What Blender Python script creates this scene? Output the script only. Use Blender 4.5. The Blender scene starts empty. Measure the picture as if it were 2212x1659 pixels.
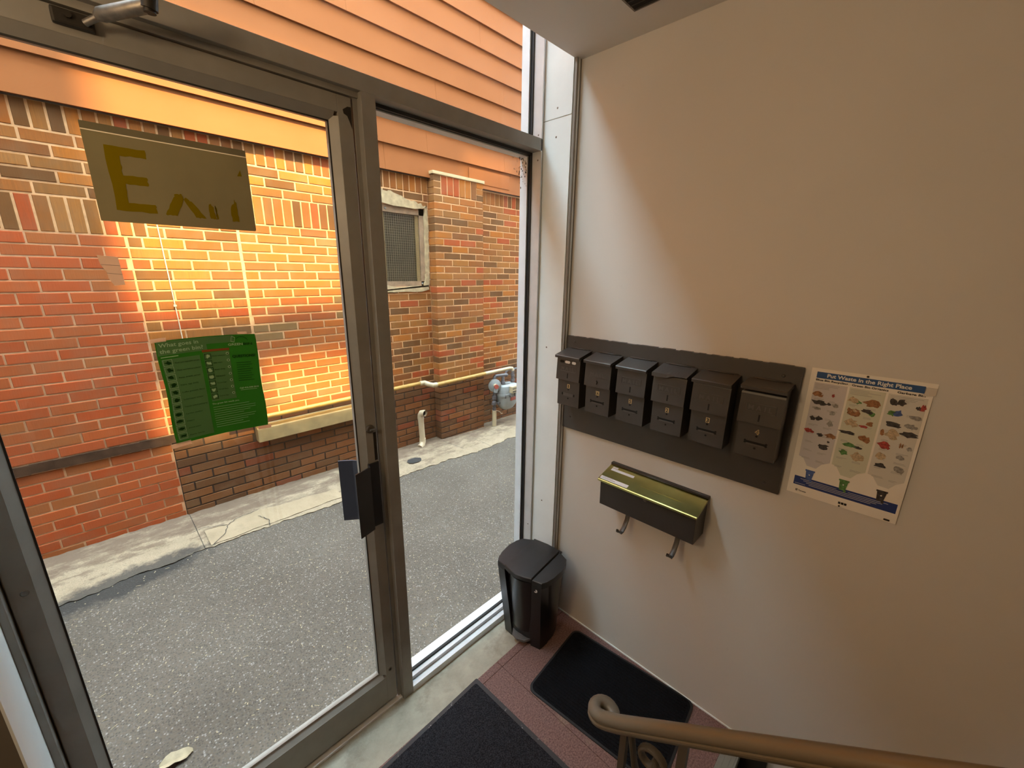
import bpy, bmesh, math, random
from mathutils import Vector, Matrix, noise
random.seed(7)
S = bpy.context.scene
COL = S.collection

# ------------------------------------------------------------------ camera
cam_d = bpy.data.cameras.new('camera')
cam = bpy.data.objects.new('camera', cam_d); COL.objects.link(cam)
R_ = ((0.6978531, -0.7161113, 0.0136243), (-0.1790214, -0.1928121, -0.9647667), (0.6935073, 0.6708264, -0.2627537))
CAM = Vector((-1.5, -1.113, 1.7535))
cam.matrix_world = Matrix((
    (R_[0][0], -R_[1][0], -R_[2][0], CAM.x),
    (R_[0][1], -R_[1][1], -R_[2][1], CAM.y),
    (R_[0][2], -R_[1][2], -R_[2][2], CAM.z),
    (0, 0, 0, 1)))
cam_d.sensor_fit = 'HORIZONTAL'; cam_d.sensor_width = 36; cam_d.lens = 883.77 / 2212 * 36
cam_d.clip_start = 0.02; cam_d.clip_end = 200
S.camera = cam

# ------------------------------------------------------------------ world, sun, lamps, exposure
w = bpy.data.worlds.new('overcast_sky'); S.world = w; w.use_nodes = True
bg = w.node_tree.nodes['Background']
bg.inputs[0].default_value = (0.76, 0.95, 1.10, 1); bg.inputs[1].default_value = 21.0

def lamp(name, kind, loc, energy, color, **k):
    d = bpy.data.lights.new(name, kind); d.energy = energy; d.color = color
    for a, b in k.items(): setattr(d, a, b)
    o = bpy.data.objects.new(name, d); COL.objects.link(o); o.location = loc
    return o
# sun in place of window-reflected light, cut to patches by the added upper wall
sun = lamp('sun', 'SUN', (0, -6, 9), 25.0, (1.0, 0.78, 0.36), angle=math.radians(3.6))
sun.rotation_euler = Vector((0, math.cos(math.radians(52)), -math.sin(math.radians(52)))).to_track_quat('-Z', 'Y').to_euler()
fill_lamp = lamp('added_fill_light', 'POINT', (-2.15, -.45, 2.15), 21.5, (1.0, 0.70, 0.40), shadow_soft_size=.10)  # added warm fill to lift the interior; no lamp stands there

S.view_settings.view_transform = 'Standard'; S.view_settings.look = 'None'
S.view_settings.exposure = 0.0; S.view_settings.gamma = 1.0; S.view_settings.use_curve_mapping = False
S.cycles.max_bounces = 12; S.cycles.diffuse_bounces = 7; S.cycles.transparent_max_bounces = 24
S.cycles.caustics_reflective = False; S.cycles.caustics_refractive = False

# ------------------------------------------------------------------ materials
def srgb(r, g, b):
    f = lambda c: c / 12.92 if c <= .04045 else ((c + .055) / 1.055) ** 2.4
    return (f(r / 255), f(g / 255), f(b / 255), 1)
class N:
    """tiny node-tree helper"""
    def __init__(s, name):
        s.m = bpy.data.materials.new(name); s.m.use_nodes = True
        s.t = s.m.node_tree; s.b = s.t.nodes['Principled BSDF']
    def n(s, typ, **k):
        x = s.t.nodes.new(typ)
        for a, b in k.items():
            if isinstance(a, str) and hasattr(x, a): setattr(x, a, b)
        return x
    def l(s, a, b): s.t.links.new(a, b)
    def co(s, scale=(1, 1, 1), obj=True):
        c = s.n('ShaderNodeTexCoord'); m = s.n('ShaderNodeMapping'); m.inputs['Scale'].default_value = scale
        if obj: s.l(c.outputs['Object'], m.inputs[0])
        else:
            g = s.n('ShaderNodeNewGeometry'); s.l(g.outputs['Position'], m.inputs[0])
        return m.outputs[0]
    def noise(s, vec, scale, detail=4, rough=.55):
        x = s.n('ShaderNodeTexNoise'); x.inputs['Scale'].default_value = scale
        x.inputs['Detail'].default_value = detail; x.inputs['Roughness'].default_value = rough
        s.l(vec, x.inputs['Vector']); return x.outputs['Fac']
    def ramp(s, fac, stops, const=False):
        r = s.n('ShaderNodeValToRGB'); cr = r.color_ramp
        if const: cr.interpolation = 'CONSTANT'
        while len(cr.elements) < len(stops): cr.elements.new(.5)
        for e, (p, c) in zip(cr.elements, stops): e.position = p; e.color = c if len(c) == 4 else (*c, 1)
        s.l(fac, r.inputs[0]); return r.outputs[0]
    def mix(s, fac, a, b, mode='MIX'):
        x = s.n('ShaderNodeMix'); x.data_type = 'RGBA'; x.blend_type = mode
        for v, i in ((fac, 0), (a, 6), (b, 7)):
            if isinstance(v, (int, float)): x.inputs[i].default_value = v
            elif isinstance(v, tuple): x.inputs[i].default_value = v if len(v) == 4 else (*v, 1)
            else: s.l(v, x.inputs[i])
        return x.outputs[2]
    def bump(s, h, strength=.3, dist=.002):
        b = s.n('ShaderNodeBump'); b.inputs['Strength'].default_value = strength; b.inputs['Distance'].default_value = dist
        s.l(h, b.inputs['Height']); s.l(b.outputs[0], s.b.inputs['Normal'])
    def set(s, color=None, rough=None, metal=None, spec=None):
        if color is not None:
            if isinstance(color, tuple): s.b.inputs['Base Color'].default_value = color if len(color) == 4 else (*color, 1)
            else: s.l(color, s.b.inputs['Base Color'])
        if rough is not None: s.b.inputs['Roughness'].default_value = rough
        if metal is not None: s.b.inputs['Metallic'].default_value = metal
        if spec is not None: s.b.inputs['Specular IOR Level'].default_value = spec
        return s.m
def plain(name, col, rough=.6, metal=0, var=.12, scale=6, bump=0, spec=.5):
    q = N(name); v = q.co(obj=False); f = q.noise(v, scale)
    c = col if len(col) == 4 else (*col, 1)
    lo = tuple(x * (1 - var) for x in c[:3]); hi = tuple(min(1, x * (1 + var)) for x in c[:3])
    q.set(q.ramp(f, [(.3, lo), (.7, hi)]), rough, metal, spec)
    if bump: q.bump(q.noise(v, scale * 30, 3), bump)
    return q.m
M = {}
# walls: warm white paint, faint roller texture, a few scuffs
q = N('wall_paint'); v = q.co(obj=False)
c = q.ramp(q.noise(v, 1.3, 3), [(.35, (.655, .625, .575)), (.65, (.695, .665, .615))])
c = q.mix(q.ramp(q.noise(v, 9, 5, .7), [(.66, (0, 0, 0)), (.78, (.22,) * 3)]), c, (.42, .38, .33))
q.set(c, .55, spec=.3); q.bump(q.noise(v, 160, 2), .08, .001); M['wall'] = q.m
M['wall_shaded'] = plain('shaded_front_wall', (.15, .135, .105), .6, var=.06, scale=4)  # wall facing away from the window; its shade is put into the colour
M['ceiling'] = plain('ceiling_paint', (.68, .655, .61), .7, var=.03, scale=2, bump=.05)
M['panel'] = plain('jamb_panel_paint', (.80, .86, .86), .45, var=.04, scale=5)
M['alum'] = plain('anodised_aluminium', (.27, .255, .225), .45, .2, var=.08, scale=14)
M['alum_skylit'] = plain('skylit_aluminium', (.66, .68, .69), .42, .3, var=.06, scale=14)  # paler copy of the frame metal; sky light on it put into the colour
M['gasket'] = plain('black_rubber_gasket', (.012, .012, .012), .6)
M['dark_void'] = plain('dark_recess', (.006, .006, .006), .9)
M['screw'] = plain('screw_steel', (.22, .21, .19), .4, .8)
q = N('window_glass')
for n_ in list(q.t.nodes):
    if n_.type != 'OUTPUT_MATERIAL': q.t.nodes.remove(n_)
out = q.t.nodes['Material Output']
tr = q.n('ShaderNodeBsdfTransparent'); tr.inputs[0].default_value = (.97, .98, .97, 1)
gl = q.n('ShaderNodeBsdfGlossy'); gl.inputs['Roughness'].default_value = .02
lw = q.n('ShaderNodeLayerWeight'); lw.inputs[0].default_value = .5
pw = q.n('ShaderNodeMath', operation='POWER'); q.l(lw.outputs['Facing'], pw.inputs[0]); pw.inputs[1].default_value = 5
fr = q.n('ShaderNodeMath', operation='MULTIPLY_ADD'); q.l(pw.outputs[0], fr.inputs[0]); fr.inputs[1].default_value = .75; fr.inputs[2].default_value = .02
mx = q.n('ShaderNodeMixShader'); q.l(fr.outputs[0], mx.inputs[0]); q.l(tr.outputs[0], mx.inputs[1]); q.l(gl.outputs[0], mx.inputs[2])
q.l(mx.outputs[0], out.inputs[0]); M['glass'] = q.m
# bricks: one colour per brick, rug-face scratches
def brick_mat(name, stops, island=False, streak=.35):
    q = N(name)
    if island:
        g = q.n('ShaderNodeNewGeometry'); r = g.outputs['Random Per Island']
    else:
        g = q.n('ShaderNodeObjectInfo'); r = g.outputs['Random']
    k = len(stops)
    base = q.ramp(r, [(i / k, c) for i, c in enumerate(stops)], True)
    v = q.co((1, 1, 1), obj=False)
    st = q.noise(q.co((160, 20, 9), obj=False), 1, 2)
    base = q.mix(q.ramp(st, [(.35, (0, 0, 0)), (.75, (streak,) * 3)]), base, (.10, .056, .025), 'MIX')
    blot = q.noise(v, 9, 4)
    base = q.mix(q.ramp(blot, [(.42, (0, 0, 0)), (.8, (.3,) * 3)]), base, (.22, .15, .085), 'MIX')
    q.set(base, .9, spec=.08); q.bump(st, .25, .002)
    return q.m
BROWN = [(0.322, 0.123, 0.029), (0.259, 0.088, 0.021), (0.344, 0.066, 0.019), (0.139, 0.057, 0.019), (0.301, 0.101, 0.025), (0.384, 0.123, 0.021),
         (0.251, 0.098, 0.025), (0.208, 0.071, 0.021), (0.373, 0.076, 0.021), (0.312, 0.116, 0.031), (0.161, 0.066, 0.021), (0.353, 0.108, 0.023)]
RED = [(0.385, 0.083, 0.027), (0.358, 0.073, 0.022), (0.410, 0.094, 0.028), (0.349, 0.088, 0.028), (0.394, 0.077, 0.023), (0.376, 0.080, 0.025), (0.333, 0.102, 0.032)]
ORANGE = [(0.357, 0.099, 0.024), (0.325, 0.082, 0.022), (0.378, 0.108, 0.025), (0.299, 0.079, 0.025), (0.345, 0.094, 0.022), (0.215, 0.114, 0.043), (0.364, 0.102, 0.024), (0.325, 0.094, 0.029)]
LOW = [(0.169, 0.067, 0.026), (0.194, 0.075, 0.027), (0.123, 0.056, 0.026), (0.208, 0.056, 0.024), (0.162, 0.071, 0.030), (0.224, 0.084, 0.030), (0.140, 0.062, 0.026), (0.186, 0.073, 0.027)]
for nm, p, sk in (('brown', BROWN, .35), ('red', RED, .12), ('orange', ORANGE, .12), ('low', LOW, .25)):
    M['brick_' + nm] = brick_mat(nm + '_brick', p, False, sk)
    M['bricks_' + nm] = brick_mat(nm + '_brick_far', p, True, sk)
M['mortar'] = plain('pale_mortar', (0.620, 0.346, 0.162), 0.95, var=0.18, scale=18, bump=0.5)
M['mortar_red'] = plain('pink_mortar', (0.547, 0.294, 0.153), 0.95, var=0.15, scale=18, bump=0.5)
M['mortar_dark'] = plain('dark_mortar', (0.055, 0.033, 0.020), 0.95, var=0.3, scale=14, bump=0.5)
q = N('salmon_siding'); v = q.co(obj=False)
c = q.ramp(q.noise(v, 2.5, 4), [(.35, (.224, .073, .0205)), (.65, (.240, .080, .0235))])
c = q.mix(q.ramp(q.noise(v, 60, 2), [(.735, (0, 0, 0)), (.76, (.8,) * 3)]), c, (.18, .07, .035))
q.set(c, .7, spec=.08); M['siding'] = q.m
M['cap'] = plain('cream_flashing', (0.466, 0.335, 0.167), .5, var=.08)
M['sill'] = plain('cream_stone_sill', (0.350, 0.233, 0.095), .8, var=.2, scale=9, bump=.3)
M['plaster'] = plain('peeling_cream_paint', (0.424, 0.312, 0.171), .9, var=.25, scale=22, bump=.8)
M['wood_frame'] = plain('weathered_frame_paint', (0.276, 0.177, 0.103), .8, var=.3, scale=12, bump=.4)
M['dusty_glass'] = plain('dusty_dark_pane', (0.053, 0.040, 0.020), .25, var=.35, scale=5)
M['wire'] = plain('galvanised_wire', (0.212, 0.163, 0.099), .5, .3)
def tar_stain(q, v, c, col):
    """old tar spill at the kerb: a mark of its own, fixed in place"""
    g2 = q.n('ShaderNodeNewGeometry'); mp = q.n('ShaderNodeMapping'); mp.vector_type = 'TEXTURE'
    mp.inputs['Location'].default_value = (-1.60, 1.895, -.03); mp.inputs['Scale'].default_value = (.46, .135, 1); mp.inputs['Rotation'].default_value = (0, 0, .16)
    q.l(g2.outputs['Position'], mp.inputs[0]); ln = q.n('ShaderNodeVectorMath', operation='LENGTH'); q.l(mp.outputs[0], ln.inputs[0])
    ad = q.n('ShaderNodeMath', operation='MULTIPLY_ADD'); q.l(q.noise(v, 11, 6, .72), ad.inputs[0]); ad.inputs[1].default_value = 1.7; q.l(ln.outputs['Value'], ad.inputs[2])
    return q.mix(q.ramp(sub_half(q, ad.outputs[0]), [(.42, (.85,) * 3), (.54, (0, 0, 0))]), c, col)
def sub_half(q, o):
    m_ = q.n('ShaderNodeMath', operation='MULTIPLY'); q.l(o, m_.inputs[0]); m_.inputs[1].default_value = .28; return m_.outputs[0]
# ground
q = N('asphalt'); v = q.co(obj=False)
base = q.ramp(q.noise(v, 1.7, 5), [(.3, (.080, .062, .044)), (.7, (.114, .091, .067))])
vo = q.n('ShaderNodeTexVoronoi'); vo.inputs['Scale'].default_value = 125; q.l(v, vo.inputs['Vector'])
sepc = q.n('ShaderNodeSeparateColor'); q.l(vo.outputs['Color'], sepc.inputs[0])
stone = q.ramp(sepc.outputs[0], [(0, (.03, .027, .024)), (.35, (.075, .068, .06)), (.72, (.125, .112, .098)), (.90, (.30, .275, .25))], True)
edge = q.ramp(vo.outputs['Distance'], [(.28, (1, 1, 1)), (.62, (0, 0, 0))])
c = q.mix(edge, base, stone); c = q.mix(.55, base, c)
c = tar_stain(q, v, c, (.028, .025, .022))
q.set(c, .85, spec=.25); q.bump(vo.outputs['Distance'], .5, .004); M['asphalt'] = q.m
def conc(name, a, b, st, sc=1.0, tar=False):
    q = N(name); v = q.co(obj=False)
    c = q.ramp(q.noise(v, 5 * sc, 6, .65), [(.3, a), (.72, b)])
    c = q.mix(q.ramp(q.noise(v, 2.6 * sc, 6, .7), [(.54, (0, 0, 0)), (.72, (.75,) * 3)]), c, st)
    if tar:
        # grit, soil washed against the wall foot, rubbed pale along the outer edge
        c = q.mix(q.ramp(q.noise(v, 150, 2), [(.30, (.55,) * 3), (.48, (0, 0, 0))]), c, (.12, .09, .062))
        c = q.mix(q.ramp(q.noise(v, 90, 3), [(.60, (0, 0, 0)), (.70, (.5,) * 3)]), c, (.40, .325, .225))
        g2 = q.n('ShaderNodeNewGeometry'); sx = q.n('ShaderNodeSeparateXYZ'); q.l(g2.outputs['Position'], sx.inputs[0])
        wob = q.n('ShaderNodeMath', operation='MULTIPLY_ADD'); q.l(q.noise(q.co((1, 2.2, 1), obj=False), 4.5, 7, .72), wob.inputs[0]); wob.inputs[1].default_value = 1.9; q.l(sx.outputs[1], wob.inputs[2])
        mr = q.n('ShaderNodeMapRange'); mr.inputs[1].default_value = 3.08; mr.inputs[2].default_value = 3.36; q.l(wob.outputs[0], mr.inputs[0])
        c = q.mix(q.ramp(mr.outputs[0], [(.05, (0, 0, 0)), (.22, (.5,) * 3), (.6, (.6,) * 3), (1, (.88,) * 3)]), c, (.125, .083, .055))
        c = tar_stain(q, v, c, (.042, .037, .033))
    q.set(c, .95, spec=.2); q.bump(q.noise(v, 55, 5, .7), .6, .006); return q.m
M['concrete'] = conc('worn_concrete', (.235, .178, .112), (.335, .255, .168), (.115, .083, .056), 1.0, True)
M['patch'] = conc('pale_patch_concrete', (0.263, 0.196, 0.120), (0.326, 0.245, 0.155), (0.179, 0.132, 0.082))
M['stain'] = conc('dark_tar', (.03, .027, .025), (.05, .045, .04), (.03, .026, .025))
M['threshold'] = conc('threshold_concrete', (.30, .285, .225), (.42, .395, .315), (.19, .175, .135), 2.2)
q = N('plum_carpet'); v = q.co(obj=False)
c = q.ramp(q.noise(v, 170, 2), [(.3, (.125, .074, .066)), (.7, (.27, .165, .148))])
c = q.mix(q.ramp(q.noise(v, 6, 4), [(.63, (0, 0, 0)), (.74, (.35,) * 3)]), c, (.36, .29, .20))
q.set(c, .95, spec=.1); q.bump(q.noise(v, 220, 2), .5, .003); M['carpet'] = q.m
q = N('black_mat_pile'); v = q.co(obj=False)
c = q.ramp(q.noise(v, 240, 2), [(.35, (.008, .008, .010)), (.75, (.040, .040, .046))])
q.set(c, .95, spec=.1); q.bump(q.noise(v, 260, 2), .6, .003); M['pile'] = q.m
q = N('black_mat_ribs'); v = q.co(obj=False)
q.set(q.ramp(q.noise(v, 200, 2), [(.35, (.003, .003, .004)), (.75, (.010, .011, .014))]), .9, spec=.12); M['ribs'] = q.m
q = N('mat_rubber_edge'); v = q.co(obj=False)
c = q.mix(q.ramp(q.noise(v, 28, 5, .7), [(.62, (0, 0, 0)), (.68, (.8,) * 3)]), (.035, .032, .033), (.33, .31, .30))
q.set(c, .7); M['rubber_worn'] = q.m
M['rubber'] = plain('black_rubber', (.006, .006, .0065), .55)
M['bronze_paint'] = plain('dark_bronze_paint', (.058, .052, .046), .42, 0, var=.12, scale=10, bump=.06)
M['board_paint'] = plain('dark_board_paint', (.062, .056, .050), .38, 0, var=.12, scale=5, bump=.05)
M['emboss'] = plain('embossed_paint', (.085, .078, .069), .4)
M['brass'] = plain('polished_brass', (.60, .56, .20), .30, 1.0, var=.14, scale=7)
M['box_brown'] = plain('brown_black_enamel', (.040, .034, .030), .45)
M['gold_label'] = plain('gold_label', (.62, .47, .22), .4, .2)
M['ink'] = plain('black_ink', (.015, .013, .012), .6)
M['paper'] = plain('poster_paper', (.90, .85, .76), .6, var=.03)
M['white_label'] = plain('white_label', (.80, .80, .80), .6, var=.02)
M['blue_print'] = plain('blue_print', (.022, .085, .25), .55, var=.05)
M['navy_print'] = plain('navy_print', (.022, .045, .19), .55, var=.05)
M['white_print'] = plain('white_print', (.80, .79, .76), .6, var=.02)
M['lilac_print'] = plain('lilac_panel_print', (0.627, 0.594, 0.594), .6, var=.02)
M['sage_print'] = plain('sage_panel_print', (0.650, 0.650, 0.515), .6, var=.02)
M['grey_print'] = plain('grey_panel_print', (0.672, 0.650, 0.582), .6, var=.02)
M['pic_brown'] = plain('brown_picture', (.32, .15, .06), .6, var=.5, scale=160)
M['pic_dark'] = plain('dark_picture', (.05, .045, .045), .6, var=.6, scale=160)
M['pic_grey'] = plain('grey_picture', (.30, .29, .27), .6, var=.5, scale=160)
M['pic_green'] = plain('green_picture', (.10, .24, .07), .6, var=.5, scale=160)
M['pic_red'] = plain('red_picture', (.40, .06, .05), .6, var=.5, scale=160)
M['pic_blue'] = plain('blue_picture', (.07, .12, .33), .6, var=.5, scale=160)
M['pic_tan'] = plain('tan_picture', (.52, .40, .25), .6, var=.4, scale=160)
M['text_grey'] = plain('grey_caption_print', (.40, .385, .36), .6)
def sheet(name, col, trans=.3):
    q = N(name)
    d = q.n('ShaderNodeBsdfDiffuse'); t_ = q.n('ShaderNodeBsdfTranslucent'); mx = q.n('ShaderNodeMixShader')
    v = q.co(obj=False); c = q.ramp(q.noise(v, 8), [(.3, tuple(x * .93 for x in col)), (.7, tuple(min(1, x * 1.07) for x in col))])
    q.l(c, d.inputs[0]); q.l(c, t_.inputs[0]); mx.inputs[0].default_value = trans
    q.l(d.outputs[0], mx.inputs[1]); q.l(t_.outputs[0], mx.inputs[2]); q.l(mx.outputs[0], q.t.nodes['Material Output'].inputs[0])
    return q.m
M['sign_sheet'] = sheet('olive_sign_film', (.26, .225, .125), .12)
M['sign_band'] = sheet('dark_sign_film', (.175, .155, .095), .12)
M['sign_line'] = plain('pale_line', (.9, .8, .6), .6)
M['sign_yellow'] = sheet('worn_yellow_paint', (.185, .135, .003), .08)
M['green_sheet'] = sheet('green_poster_sheet', (0.029, 0.163, 0.016), .12)
M['green_dark'] = sheet('dark_green_print', (0.012, 0.045, 0.010), .1)
M['green_pale'] = sheet('pale_green_print', (0.094, 0.213, 0.081), .12)
M['green_light'] = sheet('light_green_print', (0.351, 0.546, 0.325), .12)
M['green_red'] = sheet('red_band_print', (0.240, 0.072, 0.024), .1)
M['tape'] = sheet('clear_tape', (.85, .66, .50), .45)
M['tape_pale'] = plain('cloudy_tape', (.66, .60, .52), .35)
M['bin'] = plain('black_plastic', (.008, .0078, .008), .33, var=.1)
M['bin_lid'] = plain('black_plastic_lid', (.015, .015, .0155), .42, var=.15, scale=40)
M['pedal'] = plain('grey_pedal', (.17, .17, .17), .4, .3)
M['logo'] = plain('pale_disc', (.60, .52, .47), .4, .2)
q = N('brown_rail_paint'); v = q.co(obj=False)
sp = q.n('ShaderNodeSeparateXYZ'); gg = q.n('ShaderNodeNewGeometry'); q.l(gg.outputs['Position'], sp.inputs[0])
mr = q.n('ShaderNodeMapRange'); mr.inputs[1].default_value = -1.25; mr.inputs[2].default_value = -.86; q.l(sp.outputs[1], mr.inputs[0])
c = q.mix(mr.outputs[0], (.150, .105, .052), (.150, .140, .115))
c = q.mix(q.ramp(q.noise(v, 14, 5, .7), [(.45, (0, 0, 0)), (.75, (.45,) * 3)]), c, (.13, .10, .065))
q.set(c, .36); q.bump(q.noise(v, 70, 3), .12, .002); M['rail'] = q.m
M['iron'] = plain('dark_iron_paint', (.075, .066, .055), .42, var=.15)
M['yellow_pipe'] = plain('yellow_pipe_paint', (.36, .20, .04), .5, var=.2, scale=20)
M['cream_pipe'] = plain('faded_pipe_paint', (0.424, 0.339, 0.205), .5, var=.1, scale=20)
M['brown_pipe'] = plain('rusty_brown_paint', (.06, .035, .022), .8, var=.4, scale=12)
M['ledge'] = plain('dark_stained_masonry', (.072, .038, .022), .95, var=.45, scale=9, bump=.5, spec=.05)
M['pvc'] = plain('cream_pvc', (0.445, 0.349, 0.224), .4, var=.06)
M['meter_grey'] = plain('meter_enamel', (.24, .25, .245), .45, var=.08, scale=20)
M['pipe_grey'] = plain('grey_pipe_paint', (.10, .09, .093), .5, var=.2, scale=30)
M['meter_red'] = plain('faded_red_plastic', (.34, .07, .045), .5)
M['cable'] = plain('white_cable', (0.530, 0.437, 0.312), .5)
M['leaf'] = plain('dry_leaf', (.33, .26, .16), .8, var=.2, scale=40)
M['closer_metal'] = plain('worn_steel', (.20, .18, .155), .48, .8, var=.25, scale=60)
M['closer_dark'] = plain('dark_greasy_iron', (.022, .018, .014), .5, .3)
M['plate_black'] = plain('black_pull_paint', (.010, .010, .012), .38)
M['plate_navy'] = plain('navy_pull_paint', (.030, .033, .046), .5)
M['dirt'] = plain('insect_specks', (.03, .022, .015), .9)
M['facade'] = plain('pale_render', (.50, .47, .42), .9, var=.08)
M['stair'] = plain('dark_tread', (.035, .030, .028), .7)
M['nosing'] = plain('grey_metal_nosing', (.26, .27, .24), .45, .4)
M['dark_trim'] = plain('dark_skirting_paint', (.03, .028, .025), .5)

# ------------------------------------------------------------------ mesh builder
class MB:
    def __init__(s): s.v = []; s.f = []; s.mi = []; s.sm = []
    def add(s, vs, fs, m=0, smooth=False):
        o = len(s.v); s.v += [Vector(x) for x in vs]
        for f in fs: s.f.append([i + o for i in f]); s.mi.append(m); s.sm.append(smooth)
        return s
    def box(s, x0, x1, y0, y1, z0, z1, bev=0, m=0):
        if x0 > x1: x0, x1 = x1, x0
        if y0 > y1: y0, y1 = y1, y0
        if z0 > z1: z0, z1 = z1, z0
        vs = [(x, y, z) for x in (x0, x1) for y in (y0, y1) for z in (z0, z1)]
        fs = [(0, 1, 3, 2), (4, 6, 7, 5), (0, 4, 5, 1), (2, 3, 7, 6), (0, 2, 6, 4), (1, 5, 7, 3)]
        if bev:
            bm = bmesh.new(); bv = [bm.verts.new(x) for x in vs]
            for f in fs: bm.faces.new([bv[i] for i in f])
            bmesh.ops.bevel(bm, geom=bm.edges[:], offset=bev, segments=2, affect='EDGES', profile=.6)
            bm.verts.index_update()
            s.add([x.co.copy() for x in bm.verts], [[x.index for x in f.verts] for f in bm.faces], m)
            bm.free()
        else: s.add(vs, fs, m)
        return s
    def prism(s, poly, d0, d1, fr, m=0):
        """poly in (a,b); fr(a,b,d)->xyz"""
        n = len(poly); vs = [fr(a, b, d0) for a, b in poly] + [fr(a, b, d1) for a, b in poly]
        s.add(vs, [list(range(n))[::-1], list(range(n, 2 * n))] + [[i, (i + 1) % n, n + (i + 1) % n, n + i] for i in range(n)], m)
        return s
    def tube(s, path, r, seg=12, m=0, closed=False, caps=True, flat=None):
        path = [Vector(p) for p in path]; n = len(path)
        rr = r if isinstance(r, (list, tuple)) else [r] * n
        t0 = (path[1] - path[0]).normalized()
        up = Vector((0, 0, 1)) if abs(t0.z) < .9 else Vector((0, 1, 0))
        a = t0.cross(up).normalized(); vs = []
        for i, p in enumerate(path):
            if i == 0: t = path[1] - path[0]
            elif i == n - 1: t = path[-1] - path[-2]
            else: t = (path[i + 1] - path[i]).normalized() + (path[i] - path[i - 1]).normalized()
            t.normalize(); a = (a - t * a.dot(t)).normalized(); b = t.cross(a)
            for k in range(seg):
                an = 2 * math.pi * k / seg
                vs.append(p + (a * math.cos(an) * (flat[0] if flat else 1) + b * math.sin(an) * (flat[1] if flat else 1)) * rr[i])
        fs = [[i * seg + k, i * seg + (k + 1) % seg, (i + 1) * seg + (k + 1) % seg, (i + 1) * seg + k] for i in range(n - 1) for k in range(seg)]
        s.add(vs, fs, m, True)
        if caps: s.add([vs[k] for k in range(seg)][::-1], [list(range(seg))], m); s.add(vs[-seg:], [list(range(seg))], m)
        return s
    def cyl(s, p0, p1, r, seg=16, m=0, r1=None): return s.tube([p0, p1], [r, r if r1 is None else r1], seg, m)
    def lathe(s, prof, org, axis, seg=20, m=0):
        """prof: (radius, height) list along axis"""
        ax = Vector(axis).normalized(); up = Vector((0, 0, 1)) if abs(ax.z) < .9 else Vector((1, 0, 0))
        a = ax.cross(up).normalized(); b = ax.cross(a); o = Vector(org); vs = []
        for r, h in prof:
            for k in range(seg):
                an = 2 * math.pi * k / seg; vs.append(o + ax * h + (a * math.cos(an) + b * math.sin(an)) * max(r, 1e-5))
        n = len(prof)
        s.add(vs, [[i * seg + k, i * seg + (k + 1) % seg, (i + 1) * seg + (k + 1) % seg, (i + 1) * seg + k] for i in range(n - 1) for k in range(seg)], m, True)
        return s
    def loft(s, rings, m=0, smooth=True, caps=True):
        n = len(rings[0]); vs = [p for r in rings for p in r]
        s.add(vs, [[i * n + k, i * n + (k + 1) % n, (i + 1) * n + (k + 1) % n, (i + 1) * n + k] for i in range(len(rings) - 1) for k in range(n)], m, smooth)
        if caps: s.add(rings[0][::-1], [list(range(n))], m); s.add(rings[-1], [list(range(n))], m)
        return s
    def sweep(s, path, prof, m=0, smooth=True, caps=True, side=None):
        """prof (a sideways, b upward) swept along path, kept upright"""
        path = [Vector(p) for p in path]; n = len(path); rings = []
        for i, p in enumerate(path):
            t = (path[min(i + 1, n - 1)] - path[max(i - 1, 0)]).normalized()
            sd = Vector((t.y, -t.x, 0))
            if sd.length < 1e-4: sd = Vector((1, 0, 0))
            sd.normalize(); u = sd.cross(t).normalized()
            rings.append([p + sd * a + u * b for a, b in prof])
        return s.loft(rings, m, smooth, caps)
def mesh_of(name, mb, mats, origin=(0, 0, 0), sharp=32):
    me = bpy.data.meshes.new(name); o = Vector(origin)
    me.from_pydata([tuple(p - o) for p in mb.v], [], mb.f)
    bm = bmesh.new(); bm.from_mesh(me); bmesh.ops.remove_doubles(bm, verts=bm.verts, dist=1e-6)
    # keep per-face data
    bm.free()
    for p, mi, sm in zip(me.polygons, mb.mi, mb.sm): p.material_index = mi; p.use_smooth = sm
    bm = bmesh.new(); bm.from_mesh(me)
    bmesh.ops.remove_doubles(bm, verts=bm.verts, dist=2e-6)
    bmesh.ops.recalc_face_normals(bm, faces=bm.faces)
    a = math.radians(sharp)
    for e in bm.edges:
        if len(e.link_faces) == 2 and e.calc_face_angle(0) > a: e.smooth = False
    bm.to_mesh(me); bm.free()
    for m in (mats if isinstance(mats, (list, tuple)) else [mats]): me.materials.append(M[m])
    me.update(); return me
def wloc(o):
    p = Vector((0, 0, 0))
    while o: p += o.location; o = o.parent
    return p
def obj(name, mb, mats, parent=None, label=None, kind=None, loc=None, sharp=32):
    """world-space builder -> one mesh object under parent"""
    base = Vector(loc) if loc is not None else (wloc(parent) if parent else Vector((0, 0, 0)))
    o = bpy.data.objects.new(name, mesh_of(name, mb, mats, base, sharp)); COL.objects.link(o)
    if parent: o.parent = parent; o.location = base - wloc(parent)
    else: o.location = base
    if label: o['label'] = label
    if kind: o['kind'] = kind
    return o
def thing(name, label, cat, loc=(0, 0, 0), group=None):
    o = bpy.data.objects.new(name, None); COL.objects.link(o); o.location = loc; o.empty_display_size = .05
    o['label'] = label; o['category'] = cat
    if group: o['group'] = group
    return o
def struct(name, mb, mats, label=None, loc=None):
    return obj(name, mb, mats, None, label, 'structure', loc)
def struct_root(name, loc=(0, 0, 0), label=None):
    o = bpy.data.objects.new(name, None); COL.objects.link(o); o.location = loc; o.empty_display_size = .05; o['kind'] = 'structure'
    if label: o['label'] = label
    return o
def bx(*a, **k): return MB().box(*a, **k)

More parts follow.
